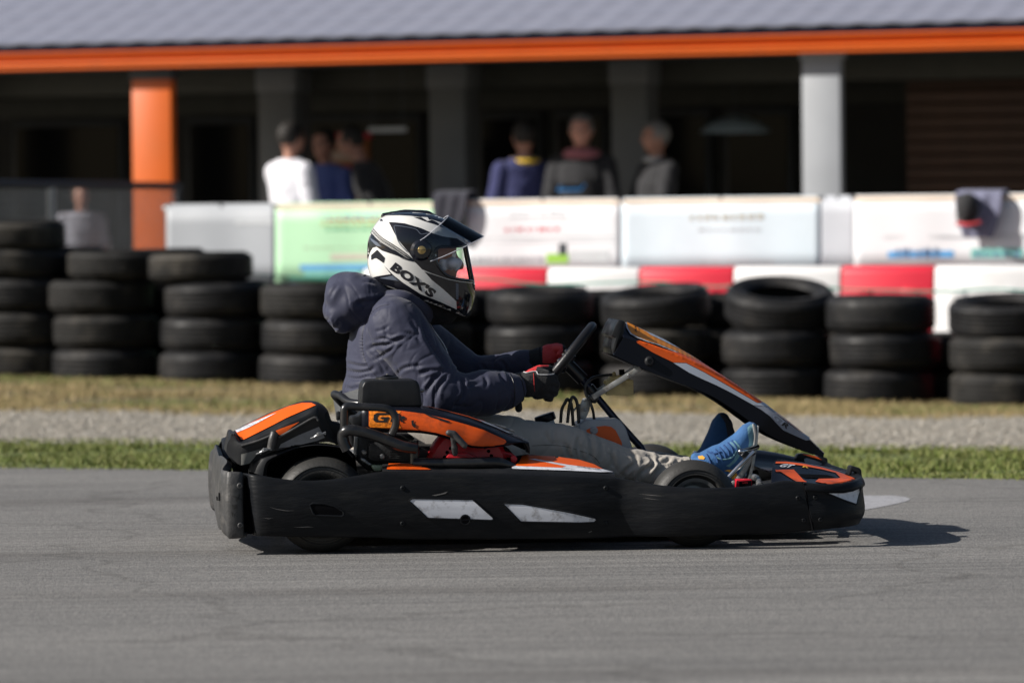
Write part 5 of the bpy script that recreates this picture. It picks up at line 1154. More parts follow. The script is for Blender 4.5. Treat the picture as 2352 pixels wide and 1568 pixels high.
# padded jacket
def ring(b, f, w, extra=0.0):
    B0, F0 = K(cG(*b), 0), K(cG(*f), 0); return ((B0+F0)/2, (F0-B0)/2, w)
tors = [ring((190, 1290), (960, 1420), .17), ring((158, 1190), (1060, 1300), .185), ring((150, 1110), (1090, 1210), .19), ring((192, 1000), (1105, 1080), .185), ring((186, 880), (1098, 930), .195), ring((200, 740), (1060, 760), .20), ring((232, 600), (990, 620), .205), ring((300, 470), (905, 500), .19), ring((400, 380), (850, 410), .15), ring((500, 320), (830, 350), .105)]
jp = [('l', tors), ('c', sh_n, .088, el_n.lerp(sh_n, .0), .076), ('c', sh_f, .085, el_f, .066),
      ('c', el_n, .078, gj(1270, 1190, -.245), .066), ('c', gj(1270, 1190, -.245), .064, gj(1440, 1165, -.22), .071), ('c', gj(1440, 1165, -.22), .071, gj(1600, 1150, -.197), .060),
      ('c', gj(1600, 1150, -.197), .061, gj(1650, 1140, -.19), .052),
      ('c', el_f, .066, gj(1500, 975, .235), .050), ('c', gj(1500, 975, .235), .052, gj(1800, 915, .17), .047),
      ('c', gj(620, 500, -.12), .075, gj(620, 500, .12), .075)]
jk = blob_me(jp, .0062, 9)
JB = [(tors[0][0], tors[-1][0], (.7, .55)), (sh_n, el_n, (.55, 1.25)), (el_n, gj(1650, 1140, -.19), (1.25, .9)), (sh_f, el_f, (.5, 1.1)), (el_f, gj(1800, 915, .17), (1.1, .8))]
jk = eval_mesh(jk, [('SUBSURF', dict(levels=1, render_levels=1))]); folds(jk, JB, .0030, fl=13, fa=2.6, seed=2); jk = eval_mesh(jk, [('SMOOTH', dict(factor=.5, iterations=3))])
G_ = lambda *p: [cG(*q) for q in p]
strokes(jk, [(G_((580, 372), (480, 400), (400, 475), (352, 570), (335, 660), (340, 800), (385, 930)), 4.0, .0042), (G_((385, 790), (440, 850), (500, 925), (540, 990)), 3.5, .0030),
 (G_((380, 780), (460, 745), (560, 735), (650, 700), (730, 690)), 4.5, .0060), (G_((440, 700), (520, 680), (600, 695), (660, 680), (740, 660)), 3.5, .0040), (G_((420, 880), (520, 830), (600, 770), (640, 720)), 4, .0035),
 (G_((520, 560), (560, 640), (640, 660)), 4, .0025), (G_((190, 900), (250, 915), (330, 930), (400, 925)), 4, .0045), (G_((190, 965), (300, 985), (400, 965), (450, 930)), 4.5, .0045), (G_((205, 1030), (300, 1040), (420, 1000)), 4, .0040), (G_((170, 1110), (240, 1130), (320, 1110)), 4, .004),
 (G_((640, 1010), (700, 950), (800, 925), (900, 930)), 4, .0035), (G_((840, 1000), (900, 975), (980, 968), (1075, 960)), 4.5, .0060), (G_((900, 1180), (940, 1090), (1010, 1010), (1070, 985)), 5, .0070), (G_((990, 1230), (1010, 1130), (1060, 1050), (1090, 1010)), 4.5, .0055), (G_((880, 1100), (930, 1030), (1000, 1000)), 4, .0035),
 (G_((1215, 1035), (1240, 1080), (1248, 1150), (1235, 1220)), 4.0, .0065), (G_((1270, 1120), (1320, 1090), (1400, 1080)), 3.5, .0030), (G_((1420, 1010), (1445, 1060), (1440, 1110)), 4, .0035), (G_((1150, 1290), (1200, 1240), (1235, 1190)), 4, .0045), (G_((1560, 985), (1595, 1040), (1640, 1110), (1650, 1200)), 4, .0050), (G_((1640, 1010), (1660, 1080), (1675, 1180), (1660, 1280)), 4, .0045),
 (G_((850, 470), (885, 600), (950, 740), (1040, 860), (1090, 950)), 5, .0055), (G_((760, 520), (820, 600), (850, 680)), 4, .0030), (G_((700, 620), (800, 650), (860, 720)), 4, .0030), (G_((440, 620), (520, 600), (580, 560)), 3.5, .0022), (G_((1400, 900), (1425, 950)), 4, .003), (G_((1560, 870), (1600, 910), (1640, 990)), 4, .0035)])
jacket = dfin('jacket', jk, M_jk, True)
# waist band puff, cuff, collar, hood
hd = [('b', gj(225, 370, 0), (.078, .145, .074)), ('c', gj(125, 300, -.08), .044, gj(125, 300, .08), .044), ('c', gj(265, 195, -.075), .038, gj(265, 195, .075), .038), ('c', gj(112, 470, -.08), .036, gj(112, 470, .08), .036), ('c', gj(155, 550, -.07), .030, gj(155, 550, .07), .030), ('c', gj(370, 250, -.09), .044, gj(370, 250, .09), .044), ('b', gj(300, 260, 0), (.085, .135, .055), Matrix.Rotation(R(25), 3, 'Y')), ('b', gj(430, 290, 0), (.085, .13, .045), Matrix.Rotation(R(30), 3, 'Y')), ('b', gj(560, 340, 0), (.06, .12, .035), Matrix.Rotation(R(20), 3, 'Y')), ('b', gj(330, 420, 0), (.12, .13, .07)), ('b', gj(330, 300, 0), (.115, .145, .066), Matrix.Rotation(R(22), 3, 'Y'))]
hm = blob_me(hd, .0062, 16); hm = eval_mesh(hm, [('SUBSURF', dict(levels=1, render_levels=1))]); folds(hm, [(gj(60, 480, 0), gj(560, 300, 0), (1.1, .8))], .0012, fl=10, fa=3, seed=9); strokes(hm, [(G_((270, 375), (340, 355), (430, 345), (540, 310)), 5, .0065), (G_((330, 400), (380, 385), (440, 375)), 4, .003), (G_((20, 470), (30, 540), (60, 590)), 4.5, .006), (G_((60, 600), (110, 570), (130, 520)), 4, .003), (G_((330, 160), (400, 170), (470, 190)), 4, .004), (G_((40, 330), (70, 260), (120, 190)), 4, .0022)])
hood_ = dfin('hood', hm, M_jk, True)
TJ = None
def djoin_tree(*objs):
    V, F = [], []
    for o in objs:
        b = len(V); V += [v.co - SH for v in o.data.vertices]; F += [[b+i for i in p.vertices] for p in o.data.polygons]
    return BVHTree.FromPolygons(V, F)
TJ = djoin_tree(jacket, hood_)
def dseam(pts, tree, r, m, name, off=-.0004, y=None):
    P = []; pts = [Vector((*p, 0)) for p in pts]
    for p in cr(pts, 8):
        o, d = kray(p.x, p.y); h, n, i_, t = tree.ray_cast(o, d)
        if h is not None: P.append(h-d*off)
    if len(P) > 2: return dfin(name, tube_me(P, r, 6, 1), m)
dseam([cG(580, 372), cG(480, 400), cG(400, 475), cG(352, 570), cG(335, 660), cG(340, 800), cG(385, 930), cG(470, 1030)], TJ, .0006, M_ink, 'arm_seam', .0002)
dseam([cG(470, 1030), cG(560, 1100), cG(620, 1140)], TJ, .0010, M_ink, 'side_seam', .0002)
dseam([cG(1655, 985), cG(1690, 1080), cG(1700, 1200), cG(1680, 1300)], TJ, .0014, M_ink, 'cuff_seam', .0005)
# wavy hem strip where the hood meets the collar
b = bmesh.new(); add_tube(b, [K(cG(x, y), -.095) for x, y in ((345, 115), (400, 175), (450, 215), (510, 250), (560, 290), (630, 300))], .006, 8, 4); dfin('hood_cord', sharp(bm_mesh(b)), M_jk)
dfin('collar', tube_me([gj(560, 330, -.10), gj(700, 330, -.125), gj(850, 420, -.085), gj(905, 480, 0), gj(850, 420, .085), gj(700, 330, .125), gj(560, 330, .10)], .028, 12, 4), M_jk)
zp = dfin('zip', tube_me([gj(925, 545, -.03), gj(975, 620, -.02), gj(1060, 740, -.01), gj(1100, 850, -.01), gj(1100, 960, -.02)], .0045, 8, 4), M_hg)
dfin('zip_tape', tube_me([gj(935, 545, -.034), gj(985, 620, -.024), gj(1068, 740, -.014), gj(1107, 850, -.014), gj(1104, 940, -.024)], .0014, 6, 4), M_glp)
# knit cuffs
dfin('cuff', tube_me([gj(1640, 1140, -.19), gj(1745, 1120, -.182)], .043, 18, 1), M_knit)
dfin('cuff', tube_me([gj(1780, 918, .172), gj(1960, 860, .152)], .038, 18, 1), M_knit)
# trousers
lp = [('c', K((880, 1010), -.08), .108, K((880, 1010), .08), .108), ('c', hip_n, .105, K(cB(900, 610), -.14), .098), ('c', K(cB(900, 610), -.14), .090, kn_n, .072), ('c', kn_n, .072, K(cC(150, 745), -.15), .058), ('c', K(cC(150, 745), -.15), .057, K(cC(520, 805), -.135), .049), ('c', K(cC(520, 805), -.135), .050, K(cC(730, 812), -.13), .044),
      ('c', hip_f, .105, K(cB(900, 600), .14), .098), ('c', K(cB(900, 600), .14), .090, kn_f, .072), ('c', kn_f, .070, K(cC(150, 750), .16), .058), ('c', K(cC(150, 750), .16), .058, K(cC(700, 800), .12), .046)]
tm = blob_me(lp, .006, 7); tm = eval_mesh(tm, [('SUBSURF', dict(levels=1, render_levels=1))])
folds(tm, [(hip_n, kn_n, (.35, .9)), (kn_n, K(cC(730, 812), -.13), (1.0, 1.35)), (hip_f, kn_f, (.35, .9)), (kn_f, K(cC(700, 780), .12), (1.0, 1.3))], .0022, fl=15, fa=2.6, seed=5); tm = eval_mesh(tm, [('SMOOTH', dict(factor=.5, iterations=3))])
BB = lambda *p: [cB(*q) for q in p]; CC = lambda *p: [cC(*q) for q in p]
strokes(tm, [(BB((1370, 560), (1392, 620), (1400, 690)), 4.5, .0065), (BB((1415, 570), (1412, 640), (1425, 700)), 4, .0055), (BB((1500, 500), (1478, 600), (1462, 700)), 4.5, .0065), (BB((1500, 590), (1515, 650), (1522, 720)), 4, .005), (BB((1545, 440), (1590, 520), (1600, 620), (1585, 720)), 5, .0065), (BB((1300, 430), (1285, 500), (1295, 580)), 5, .0035), (BB((1200, 470), (1240, 540), (1300, 600)), 5, .0030), (BB((1680, 560), (1690, 640), (1670, 720)), 4.5, .0045), (BB((1780, 600), (1775, 700), (1750, 790)), 4.5, .005),
 (CC((170, 870), (215, 800), (290, 740)), 4.5, .0065), (CC((60, 640), (110, 700), (120, 780)), 4.5, .0045), (CC((300, 885), (335, 820), (400, 770), (440, 760)), 4.5, .0070), (CC((250, 640), (300, 700), (290, 760)), 4.5, .004), (CC((385, 655), (440, 700), (430, 770), (380, 820)), 4.5, .0065), (CC((470, 690), (500, 730), (560, 720), (590, 690)), 4.5, .0070), (CC((430, 880), (480, 800), (540, 760), (640, 745)), 5, .0070), (CC((560, 880), (600, 820), (680, 770)), 4.5, .0055), (CC((690, 705), (700, 750), (690, 800)), 4, .0060), (CC((640, 700), (650, 740), (640, 770)), 4, .0045)])
trs = dfin('trousers', tm, M_tr, True)
TTR = djoin_tree(trs)
for hp, hq, y in ((cC(700, 812), cC(742, 812), -.13), (cC(680, 800), cC(722, 800), .12)): dfin('hem', tube_me([K(hp, y), K(hq, y)], .0475, 20, 1), M_tr)
dseam([cB(1100, 590), cB(1250, 585), cB(1400, 600), cB(1600, 668), cC(0, 740)], TTR, .0007, M_ink, 'leg_seam', .0002)
# shoes
M_bs = mat('blue_suede', (.030, .115, .29), .8, var=.15, vscale=20, bump=.2, bscale=200, sheen=.1)
M_ts = mat('teal_suede', (.13, .29, .36), .85, var=.12, vscale=16, bump=.2, bscale=200, sheen=.4)
M_sole = mat('sole_rubber', (.30, .30, .29), .7, var=.1)
M_lace = mat('blue_lace', (.022, .08, .24), .8, var=.1)
M_tread = mat('dark_tread', (.03, .035, .045), .8, var=.1)
def shoe(near):
    if near:
        y = -.135; c = cC
        pr = [('c', K(c(860, 775), y), .046, K(c(1000, 700), y), .046), ('c', K(c(1000, 720), y), .046, K(c(1160, 580), y-.005), .036), ('c', K(c(1160, 590), y-.005), .037, K(c(1235, 475), y-.01), .027), ('c', K(c(1235, 480), y-.01), .026, K(c(1262, 448), y-.01), .022),
              ('c', K(c(1020, 860), y), .034, K(c(1165, 640), y), .038), ('c', K(c(1110, 880), y), .028, K(c(1230, 620), y-.004), .027), ('c', K(c(1230, 620), y-.004), .027, K(c(1268, 470), y-.01), .021)]
        me = blob_me(pr, .0038, 6)
        pts_s = [c(1010, 925), c(1120, 930), c(1225, 810), c(1290, 650), c(1312, 470), c(1290, 410), c(1275, 420), c(1290, 520), c(1262, 650), c(1190, 790), c(1090, 900)]
    else:
        y = .115; c = cC
        pr = [('c', K(c(860, 760), y), .044, K(c(930, 690), y), .046), ('c', K(c(930, 700), y), .046, K(c(1000, 540), y), .044), ('c', K(c(1000, 540), y), .044, K(c(1018, 430), y), .036), ('c', K(c(1018, 440), y), .035, K(c(1022, 375), y), .024), ('c', K(c(1010, 780), y), .032, K(c(1050, 520), y), .034)]
        me = blob_me(pr, .004, 6)
        pts_s = [c(1050, 880), c(1110, 800), c(1138, 600), c(1130, 480), c(1085, 370), c(1030, 325), c(1010, 335), c(1050, 400), c(1062, 520), c(1060, 650), c(1040, 800)]
    for v in me.vertices:                                    # flatten against the sole side
        pass
    me.materials.append(M_bs); me.materials.append(M_ts); me.materials.append(M_tread)
    teal = [cC(1120, 470), cC(1200, 405), cC(1330, 400), cC(1330, 800), cC(1150, 900), cC(1120, 760), cC(1200, 640), cC(1150, 560)] if near else [cC(940, 300), cC(1045, 330), cC(1060, 600), cC(1000, 640), cC(960, 560)]
    blue2 = [cC(1180, 430), cC(1215, 440), cC(1225, 610), cC(1165, 600), cC(1150, 540)]
    def inside(p, poly):
        r = False; j = len(poly)-1
        for i in range(len(poly)):
            (x1, y1), (x2, y2) = poly[i], poly[j]
            if (y1 > p[1]) != (y2 > p[1]) and p[0] < (x2-x1)*(p[1]-y1)/(y2-y1)+x1: r = not r
            j = i
        return r
    for f in me.polygons:
        q = kpix(f.center)
        f.material_index = 0
    s = dfin('shoe', me, None, True)
    so = finish('sole', prism_me([K(p, y-.036)+SH for p in smooth_poly(pts_s, 2)], (0, .072, 0), .006), M_sole if near else M_tread, s)
    T = djoin_tree(s)
    for poly in ([[cC(1232, 440), cC(1262, 412), cC(1300, 412), cC(1312, 450), cC(1306, 600), cC(1280, 700), cC(1200, 860), cC(1160, 870), cC(1170, 790), cC(1225, 690), cC(1245, 560), cC(1238, 500)], [cC(1095, 565), cC(1128, 545), cC(1175, 600), cC(1182, 650), cC(1140, 720), cC(1080, 770), cC(1062, 760), cC(1120, 700), cC(1150, 640), cC(1130, 600)]] if near else []):
        o_ = lay((lambda b: (cut_grid(b, 4), b)[1])(poly_bm(poly)), T, .0012, 'suede_patch', M_ts, s); o_.data.transform(Matrix.Translation(SH))
    if near:
        def onto(pts, r, m, nm): 
            P = []
            for p in cr([Vector((*q, 0)) for q in pts], 4):
                o, d = kray(p.x, p.y); h, n, i_, t = T.ray_cast(o, d)
                if h is not None: P.append(h-d*.001+SH)
            if len(P) > 1: finish(nm, tube_me(P, r, 6, 1), m, s)
        for k in range(6):
            f = k/5; a = (930+f*170, 640-f*95); b_ = (985+f*160, 730-f*100)
            onto([cC(*a), cC((a[0]+b_[0])/2+12, (a[1]+b_[1])/2), cC(*b_)], .0026, M_lace, 'lace')
        onto([cC(930, 640), cC(1000, 700), cC(1100, 690), cC(1150, 620)], .0022, M_ts, 'welt'); onto([cC(900, 640), cC(960, 655), cC(1010, 640)], .0030, M_lace, 'lace'); onto([cC(890, 660), cC(920, 720), cC(930, 760)], .0030, M_lace, 'lace')
        onto([cC(1090, 560), cC(1140, 610), cC(1175, 640), cC(1130, 720), cC(1060, 760)], .0018, M_ts, 'welt')
        for poly, nm in (([cC(820, 680), cC(858, 674), cC(878, 690), cC(870, 706), cC(828, 702)], 'ankle_logo'), ([cC(1038, 796), cC(1080, 788), cC(1125, 794), cC(1148, 830), cC(1130, 868), cC(1100, 868), cC(1102, 830), cC(1078, 806)], 'heel_patch')):
            bm = poly_bm(poly); cut_grid(bm, 5); o_ = lay(bm, T, .0018, nm, mat('shoe_yellow', (.75, .36, .03), .6, var=.1), s); o_.data.transform(Matrix.Translation(SH))
    return s
sn = shoe(True); sf = shoe(False)
dfin('ankle_tongue', blob_me([('c', K(cC(800, 690), -.14), .016, K(cC(905, 710), -.14), .024), ('c', K(cC(840, 740), -.14), .03, K(cC(900, 750), -.14), .04)], .004, 4), M_bs, True)
# gloves: palm, four curled fingers, thumb
def glove(near):
    if near:
        Y = -.165; e = lambda x, y, yy=Y: K(cE(x, y), yy)
        pr = [('c', e(500, 960), .036, e(600, 960), .040), ('l', [(e(560, 960), e(560, 960)*0+Vector((.0, 0, .036)), .022), (e(680, 940), Vector((.004, 0, .044)), .024), (e(800, 950), Vector((.010, 0, .040)), .024), (e(850, 965), Vector((.012, 0, .032)), .018)])]
        kn = [(845, 865), (865, 935), (850, 1010), (800, 1075)]
        for i, (x, y) in enumerate(kn):
            a = e(x-90, y+8); b = e(x, y); g = rimp(math.pi+.0)*0
            f1 = e(x+62, y+28-i*2, -.150); f2 = e(x+60, y+52, -.118); f3 = e(x+10, y+45, -.100)
            r = (.0125, .013, .0125, .011)[i]; pr += [('c', a, r+.003, b, r+.001), ('c', b, r+.0008, f1, r-.0005), ('c', f1, r-.0005, f2, r-.0015), ('c', f2, r-.0015, f3, r-.002)]
        pr += [('c', e(640, 860), .020, e(740, 800, -.150), .017), ('c', e(740, 800, -.150), .0165, e(830, 790, -.125), .014), ('c', e(830, 790, -.125), .014, e(905, 815, -.105), .0125), ('c', e(500, 1180), .010, e(498, 1235), .012)]
    else:
        Y = .155; e = lambda x, y, yy=Y: K(cE(x, y), yy)
        pr = [('c', e(760, 690), .034, e(850, 640), .038), ('c', e(850, 650), .040, e(930, 620), .036)]
        for i, (x, y) in enumerate([(960, 570), (985, 630), (980, 690), (950, 750)]):
            r = .012; pr += [('c', e(x-80, y+5), r+.003, e(x, y), r+.001), ('c', e(x, y), r, e(x+55, y+22, .14), r-.001), ('c', e(x+55, y+22, .14), r-.001, e(x+55, y+50, .11), r-.002), ('c', e(x+55, y+50, .11), r-.002, e(x+5, y+45, .09), r-.002)]
        pr += [('c', e(850, 600), .018, e(930, 560, .13), .015), ('c', e(930, 560, .13), .015, e(1000, 560, .11), .013)]
    me = blob_me(pr, .003, 4)
    for m in (M_gl, M_glr): me.materials.append(m)
    def red(q):
        x, y = (q[0]-1091)/.20138, (q[1]-689.1)/.20138
        if not near: return x < 1000 and y < 720 and x > 770
        return y < 818-max(0, (x-690))*.2 and 490 < x < 840 and not (x > 700 and y > 760)
    for f in me.polygons: f.material_index = 1 if red(kpix(f.center)) else 0
    g = dfin('glove', me, None, True)
    if near:
        T = djoin_tree(g)
        def gl(pts, r, m, nm):
            P = []
            for p in cr([Vector((*q, 0)) for q in pts], 6):
                o, d = kray(p.x, p.y); h, n, i_, t = T.ray_cast(o, d)
                if h is not None: P.append(h-d*.0008+SH)
            if len(P) > 1: finish(nm, tube_me(P, r, 6, 1), m, g)
        gl([cE(500, 818), cE(540, 815), cE(590, 826), cE(640, 815), cE(700, 812), cE(722, 845), cE(800, 850), cE(880, 845), cE(935, 828)], .0016, M_glp, 'piping')
        gl([cE(668, 830), cE(672, 920), cE(680, 1040)], .0008, M_glr, 'stitching')
    return g
glove(True); glove(False)
# ------------------------------------------------------------------ helmet
hr = [((610, 722), (1385, 1012), .082), ((560, 702), (1412, 1030), .098), ((528, 640), (1448, 985), .110), ((510, 560), (1488, 870), .119), ((506, 490), (1497, 760), .125), ((507, 415), (1488, 660), .130), ((513, 340), (1470, 550), .132), ((530, 275), (1445, 440), .132), ((556, 215), (1415, 350), .129), ((592, 160), (1380, 280), .122), ((636, 115), (1325, 205), .110), ((700, 84), (1250, 145), .092), ((780, 70), (1150, 100), .066), ((880, 63), (1050, 76), .034)]
def hsec(b, f, w, seg=72):
    B0, F0 = K(cD(*b), 0), K(cD(*f), 0); c = (B0+F0)/2; h = (F0-B0)/2; out = []
    for k in range(seg):
        a = 2*math.pi*k/seg; ca, sa = math.cos(a), math.sin(a); e = .88
        out.append(c+h*math.copysign(abs(ca)**e, ca)+Vector((0, w*math.copysign(abs(sa)**e, sa), 0)))
    return out
secs = [hsec(*r) for r in hr]
cols = [cr([s[k] for s in secs], 5) for k in range(72)]
bm = bmesh.new(); V = [[bm.verts.new(p) for p in c] for c in cols]; n = len(V[0])
for k in range(72):
    for j in range(n-1): bm.faces.new((V[k][j], V[(k+1) % 72][j], V[(k+1) % 72][j+1], V[k][j+1]))
bm.faces.new([V[k][n-1] for k in range(72)])
bmesh.ops.recalc_face_normals(bm, faces=bm.faces)
fullT = BVHTree.FromBMesh(bm)
port = smooth_poly([(1128, 450), (1140, 408), (1190, 385), (1300, 385), (1400, 372), (1440, 360), (1560, 380), (1560, 690), (1480, 697), (1350, 685), (1250, 655), (1185, 600), (1140, 520)], 3)
portp = [cD(*p) for p in port]
def inside(p, poly):
    r = False; j = len(poly)-1
    for i in range(len(poly)):
        (x1, y1), (x2, y2) = poly[i], poly[j]
        if (y1 > p[1]) != (y2 > p[1]) and p[0] < (x2-x1)*(p[1]-y1)/(y2-y1)+x1: r = not r
        j = i
    return r
def mid_pix(p): return kpix(Vector((p.x, 0, p.z))) if False else kpix(Vector((p.x, -.105 if abs(p.y) > .02 else 0, p.z)))
bmesh.ops.subdivide_edges(bm, edges=[e for e in bm.edges if (e.verts[0].co.x > headc.x-.02)], cuts=1, use_grid_fill=True)
kill = [f for f in bm.faces if inside(mid_pix(f.calc_center_median()), portp)]
bmesh.ops.delete(bm, geom=kill, context='FACES')
hme = eval_mesh(bm_mesh(bm, False), [('SOLIDIFY', dict(thickness=.020, offset=-1))])
hme.materials.append(M_hw); hme.materials.append(M_hb)
hc = headc
for f in hme.polygons:
    if (f.center-hc).dot(f.normal) < 0: f.material_index = 1
helmet = dfin('helmet', sharp(hme, 45), None)
M_lin = mat('helmet_lining', (.015, .015, .017), .95, var=.2)
def hdecal(pts, m, name='graphic', off=.0006, rnd=False, mir=False):
    p = [cD(*q) for q in pts]
    if rnd: p = smooth_poly(p, 3)
    bm = poly_bm(p); cut_grid(bm, 4)
    o = lay(bm, fullT, off, name, m, helmet, False)
    if mir:
        c = mirrored(o); c.data.transform(Matrix.Translation(SH))
    o.data.transform(Matrix.Translation(SH)); return o
hdecal([(703, 157), (760, 160), (850, 170), (1000, 213), (1110, 262), (1200, 290), (1330, 308), (1415, 362), (1380, 376), (1250, 388), (1190, 386), (1140, 408), (1128, 450), (1140, 520), (1185, 602), (1250, 658), (1350, 688), (1482, 700), (1482, 716), (1350, 700), (1240, 678), (1100, 630), (1010, 592), (940, 520), (890, 440), (800, 335), (745, 240)], M_hb, mir=True)
hdecal([(636, 78), (700, 70), (850, 61), (1000, 63), (1150, 92), (1250, 135), (1330, 215), (1325, 255), (1290, 236), (1200, 165), (1060, 122), (900, 100), (800, 95), (640, 98)], M_hb, mir=True)
hdecal([(930, 112), (1060, 120), (1140, 155), (1225, 216), (1130, 180), (1030, 150)], M_hb, mir=True)
hdecal([(620, 105), (655, 148), (625, 150)], M_hb)
hdecal([(1000, 112), (1060, 116), (1075, 138), (1100, 140), (1060, 150)], M_hw, off=.0010)
def hline(pts, r, m, nm='pin_stripe', off=.0004):
    P = []
    for p in cr([Vector((*cD(*q), 0)) for q in pts], 5):
        o, d = kray(p.x, p.y); h, n, i_, t = fullT.ray_cast(o, d)
        if h is not None: P.append(h-d*off+SH)
    return finish(nm, tube_me(P, r, 6, 1), m, helmet)
hline([(1120, 284), (1062, 262), (1002, 268), (955, 224), (860, 202), (790, 192), (756, 192), (760, 230), (795, 342), (872, 430)], .0012, M_hg)
hdecal([(545, 262), (575, 300), (680, 375), (780, 430), (890, 508), (905, 514), (760, 460), (640, 420), (590, 385), (555, 395), (528, 440), (512, 500), (506, 440), (512, 360), (528, 300)], M_hb, mir=True)
hdecal([(530, 300), (600, 345), (640, 385), (590, 375), (545, 330)], M_hg, off=.0010)
for k, (x, y) in enumerate(((0, 0), (-12, 16), (-24, 34))):
    hline([(562+x, 222+y), (640+x, 300+y), (760+x, 378+y), (860+x, 448+y), (940+x*.3, 516)], .0016, M_hb)
    hline([(556+x, 231+y), (634+x, 309+y), (754+x, 387+y), (854+x, 457+y), (936+x*.3, 520)], .0009, M_hb)
hdecal([(532, 672), (600, 655), (722, 636), (660, 558), (745, 645), (830, 712), (1000, 822), (1180, 893), (1330, 962), (1402, 1035), (1385, 1025), (1300, 985), (1150, 935), (1000, 870), (860, 815), (750, 762), (640, 725), (560, 700)], M_hb)
hdecal([(620, 672), (740, 650), (800, 700), (700, 685)], M_hg, off=.0010)
hdecal([(1030, 612), (1110, 640), (1250, 686), (1350, 706), (1482, 722), (1498, 735), (1492, 850), (1462, 955), (1408, 1032), (1330, 962), (1326, 885), (1200, 770), (1100, 690)], M_hb, mir=True)
hdecal([(1320, 720), (1345, 722), (1345, 870), (1322, 868)], M_hg, off=.0010)
for q in (((545, 462), (600, 412), (667, 485), (655, 532), (590, 488), (570, 490), (545, 506)),):
    hdecal(q, M_hb, 'vent', .002)
ln = [cD(*p) for p in ((575, 420), (600, 414), (664, 486), (655, 530), (600, 490))]
o = text_decal("BOX'S", cD(712, 584), (.24909*166*.82, .24909*166*.572), (.24909*106*.50, -.24909*106*.86), fullT, M_hb, helmet, off=.0011, bold=.055, shear=.12, step=4, spacing=1.04); o.data.transform(Matrix.Translation(SH))
# chin opening rim, pivots, top vents, lining
rimpts = []
for p in portp:
    o_, d_ = kray(*p); h, n_, i_, t_ = fullT.ray_cast(o_, d_)
    if h is not None and h.y < -.02: rimpts.append(h)
def add_part(nm, me, m, par=None): me.transform(Matrix.Translation(SH)); return finish(nm, me, m, par or helmet)
if len(rimpts) > 4:
    rp_ = rimpts; add_part('port_seal', tube_me(rp_, .0045, 8, 1), M_hb); add_part('port_seal', tube_me([Vector((p.x, -p.y, p.z)) for p in rp_], .0045, 8, 1), M_hb)
for s in (-1, 1):
    pc = K(cD(1005, 415), -.131); pc = Vector((pc.x, s*.1335, pc.z)); b = bmesh.new(); add_lathe(b, [(.0005, 0), (.0165, 0), (.0165, .004), (.012, .009), (.0005, .0115)], 24, 'Y', closed=False)
    me = sharp(bm_mesh(b)); 
    if s < 0: me.transform(Matrix.Scale(-1, 4, (0, 1, 0))); me.flip_normals()
    me2 = me.copy(); me2.transform(Matrix.Scale(2.1, 4)); me2.transform(Matrix.Translation(pc-Vector((.0, s*.013, 0)))); add_part('pivot_plate', me2, M_hb)
    me.transform(Matrix.Translation(pc)); add_part('pivot_knob', me, mat('brass', (.50, .36, .15), .35, .7, var=.1) if s < 0 else bpy.data.materials['brass'])
b = bmesh.new(); add_tube(b, [K(cD(1005, 415), -.1455)+Vector((-.014, 0, 0)), K(cD(1005, 415), -.1460)+Vector((.014, 0, 0))], .0008, 6, 1); add_part('knob_slot', bm_mesh(b), M_hb)
add_part('top_vent', blob_me([('c', K(cD(655, 98), 0), .009, K(cD(850, 100), 0), .020), ('c', K(cD(850, 100), 0), .020, K(cD(1050, 108), 0), .020), ('c', K(cD(1050, 108), 0), .020, K(cD(1290, 225), 0), .014)], .004, 4), M_hb)
for s in (-1, 1): add_part('brow_vent', blob_me([('c', K(cD(1170, 140), 0)+Vector((0, s*.04, -.006)), .010, K(cD(1315, 235), 0)+Vector((0, s*.035, 0)), .011)], .003, 4), M_hb)
b = bmesh.new(); add_ball(b, headc+Vector((-.01, 0, .01)), (.112, .092, .116))
lin = bm_mesh(b)
bm2 = bmesh.new(); bm2.from_mesh(lin); bmesh.ops.delete(bm2, geom=[v for v in bm2.verts if v.co.x > headc.x+.035], context='VERTS'); add_part('lining', sharp(bm_mesh(bm2)), M_lin)
# knitted white balaclava edge over the nose, skirt under the chin bar
bp = []
for k in range(9): bp.append(('c', K(cD(1200+k*17, 580+8*math.sin(k*2)), -.055+.005*k), .008, K(cD(1190+k*19, 530), -.055+.005*k), .014))
add_part('face_tissue', blob_me(bp+[('b', K(cD(1265, 535), -.02), (.028, .050, .022))], .0028, 3), mat('white_tissue', (.75, .76, .84), .9, var=.06, bump=.4, bscale=180))
dfin('neck_warmer', blob_me([('c', K(cD(820, 800), 0), .082, K(cD(900, 900), 0), .09), ('c', K(cD(1000, 900), 0), .075, K(cD(1200, 960), 0), .05)], .007, 6), M_knit, True)
# clear visor, lifted
vt = bpy.data.materials.new('clear_visor'); vt.use_nodes = True; N_v, K_v = vt.node_tree.nodes, vt.node_tree.links
N_v.remove(N_v['Principled BSDF']); tr = N_v.new('ShaderNodeBsdfTransparent'); tr.inputs[0].default_value = (.92, .94, .96, 1); gl_ = N_v.new('ShaderNodeBsdfGlossy'); gl_.inputs[1].default_value = .03
fr_ = N_v.new('ShaderNodeFresnel'); fr_.inputs[0].default_value = 1.35; mxs = N_v.new('ShaderNodeMixShader'); K_v.new(fr_.outputs[0], mxs.inputs[0]); K_v.new(tr.outputs[0], mxs.inputs[1]); K_v.new(gl_.outputs[0], mxs.inputs[2]); K_v.new(mxs.outputs[0], N_v['Material Output'].inputs[0])
sT, sB, fT, fB = K(cD(965, 345), -.134), K(cD(1085, 520), -.137), K(cD(1250, 98), 0), K(cD(1578, 286), 0)
vr = []
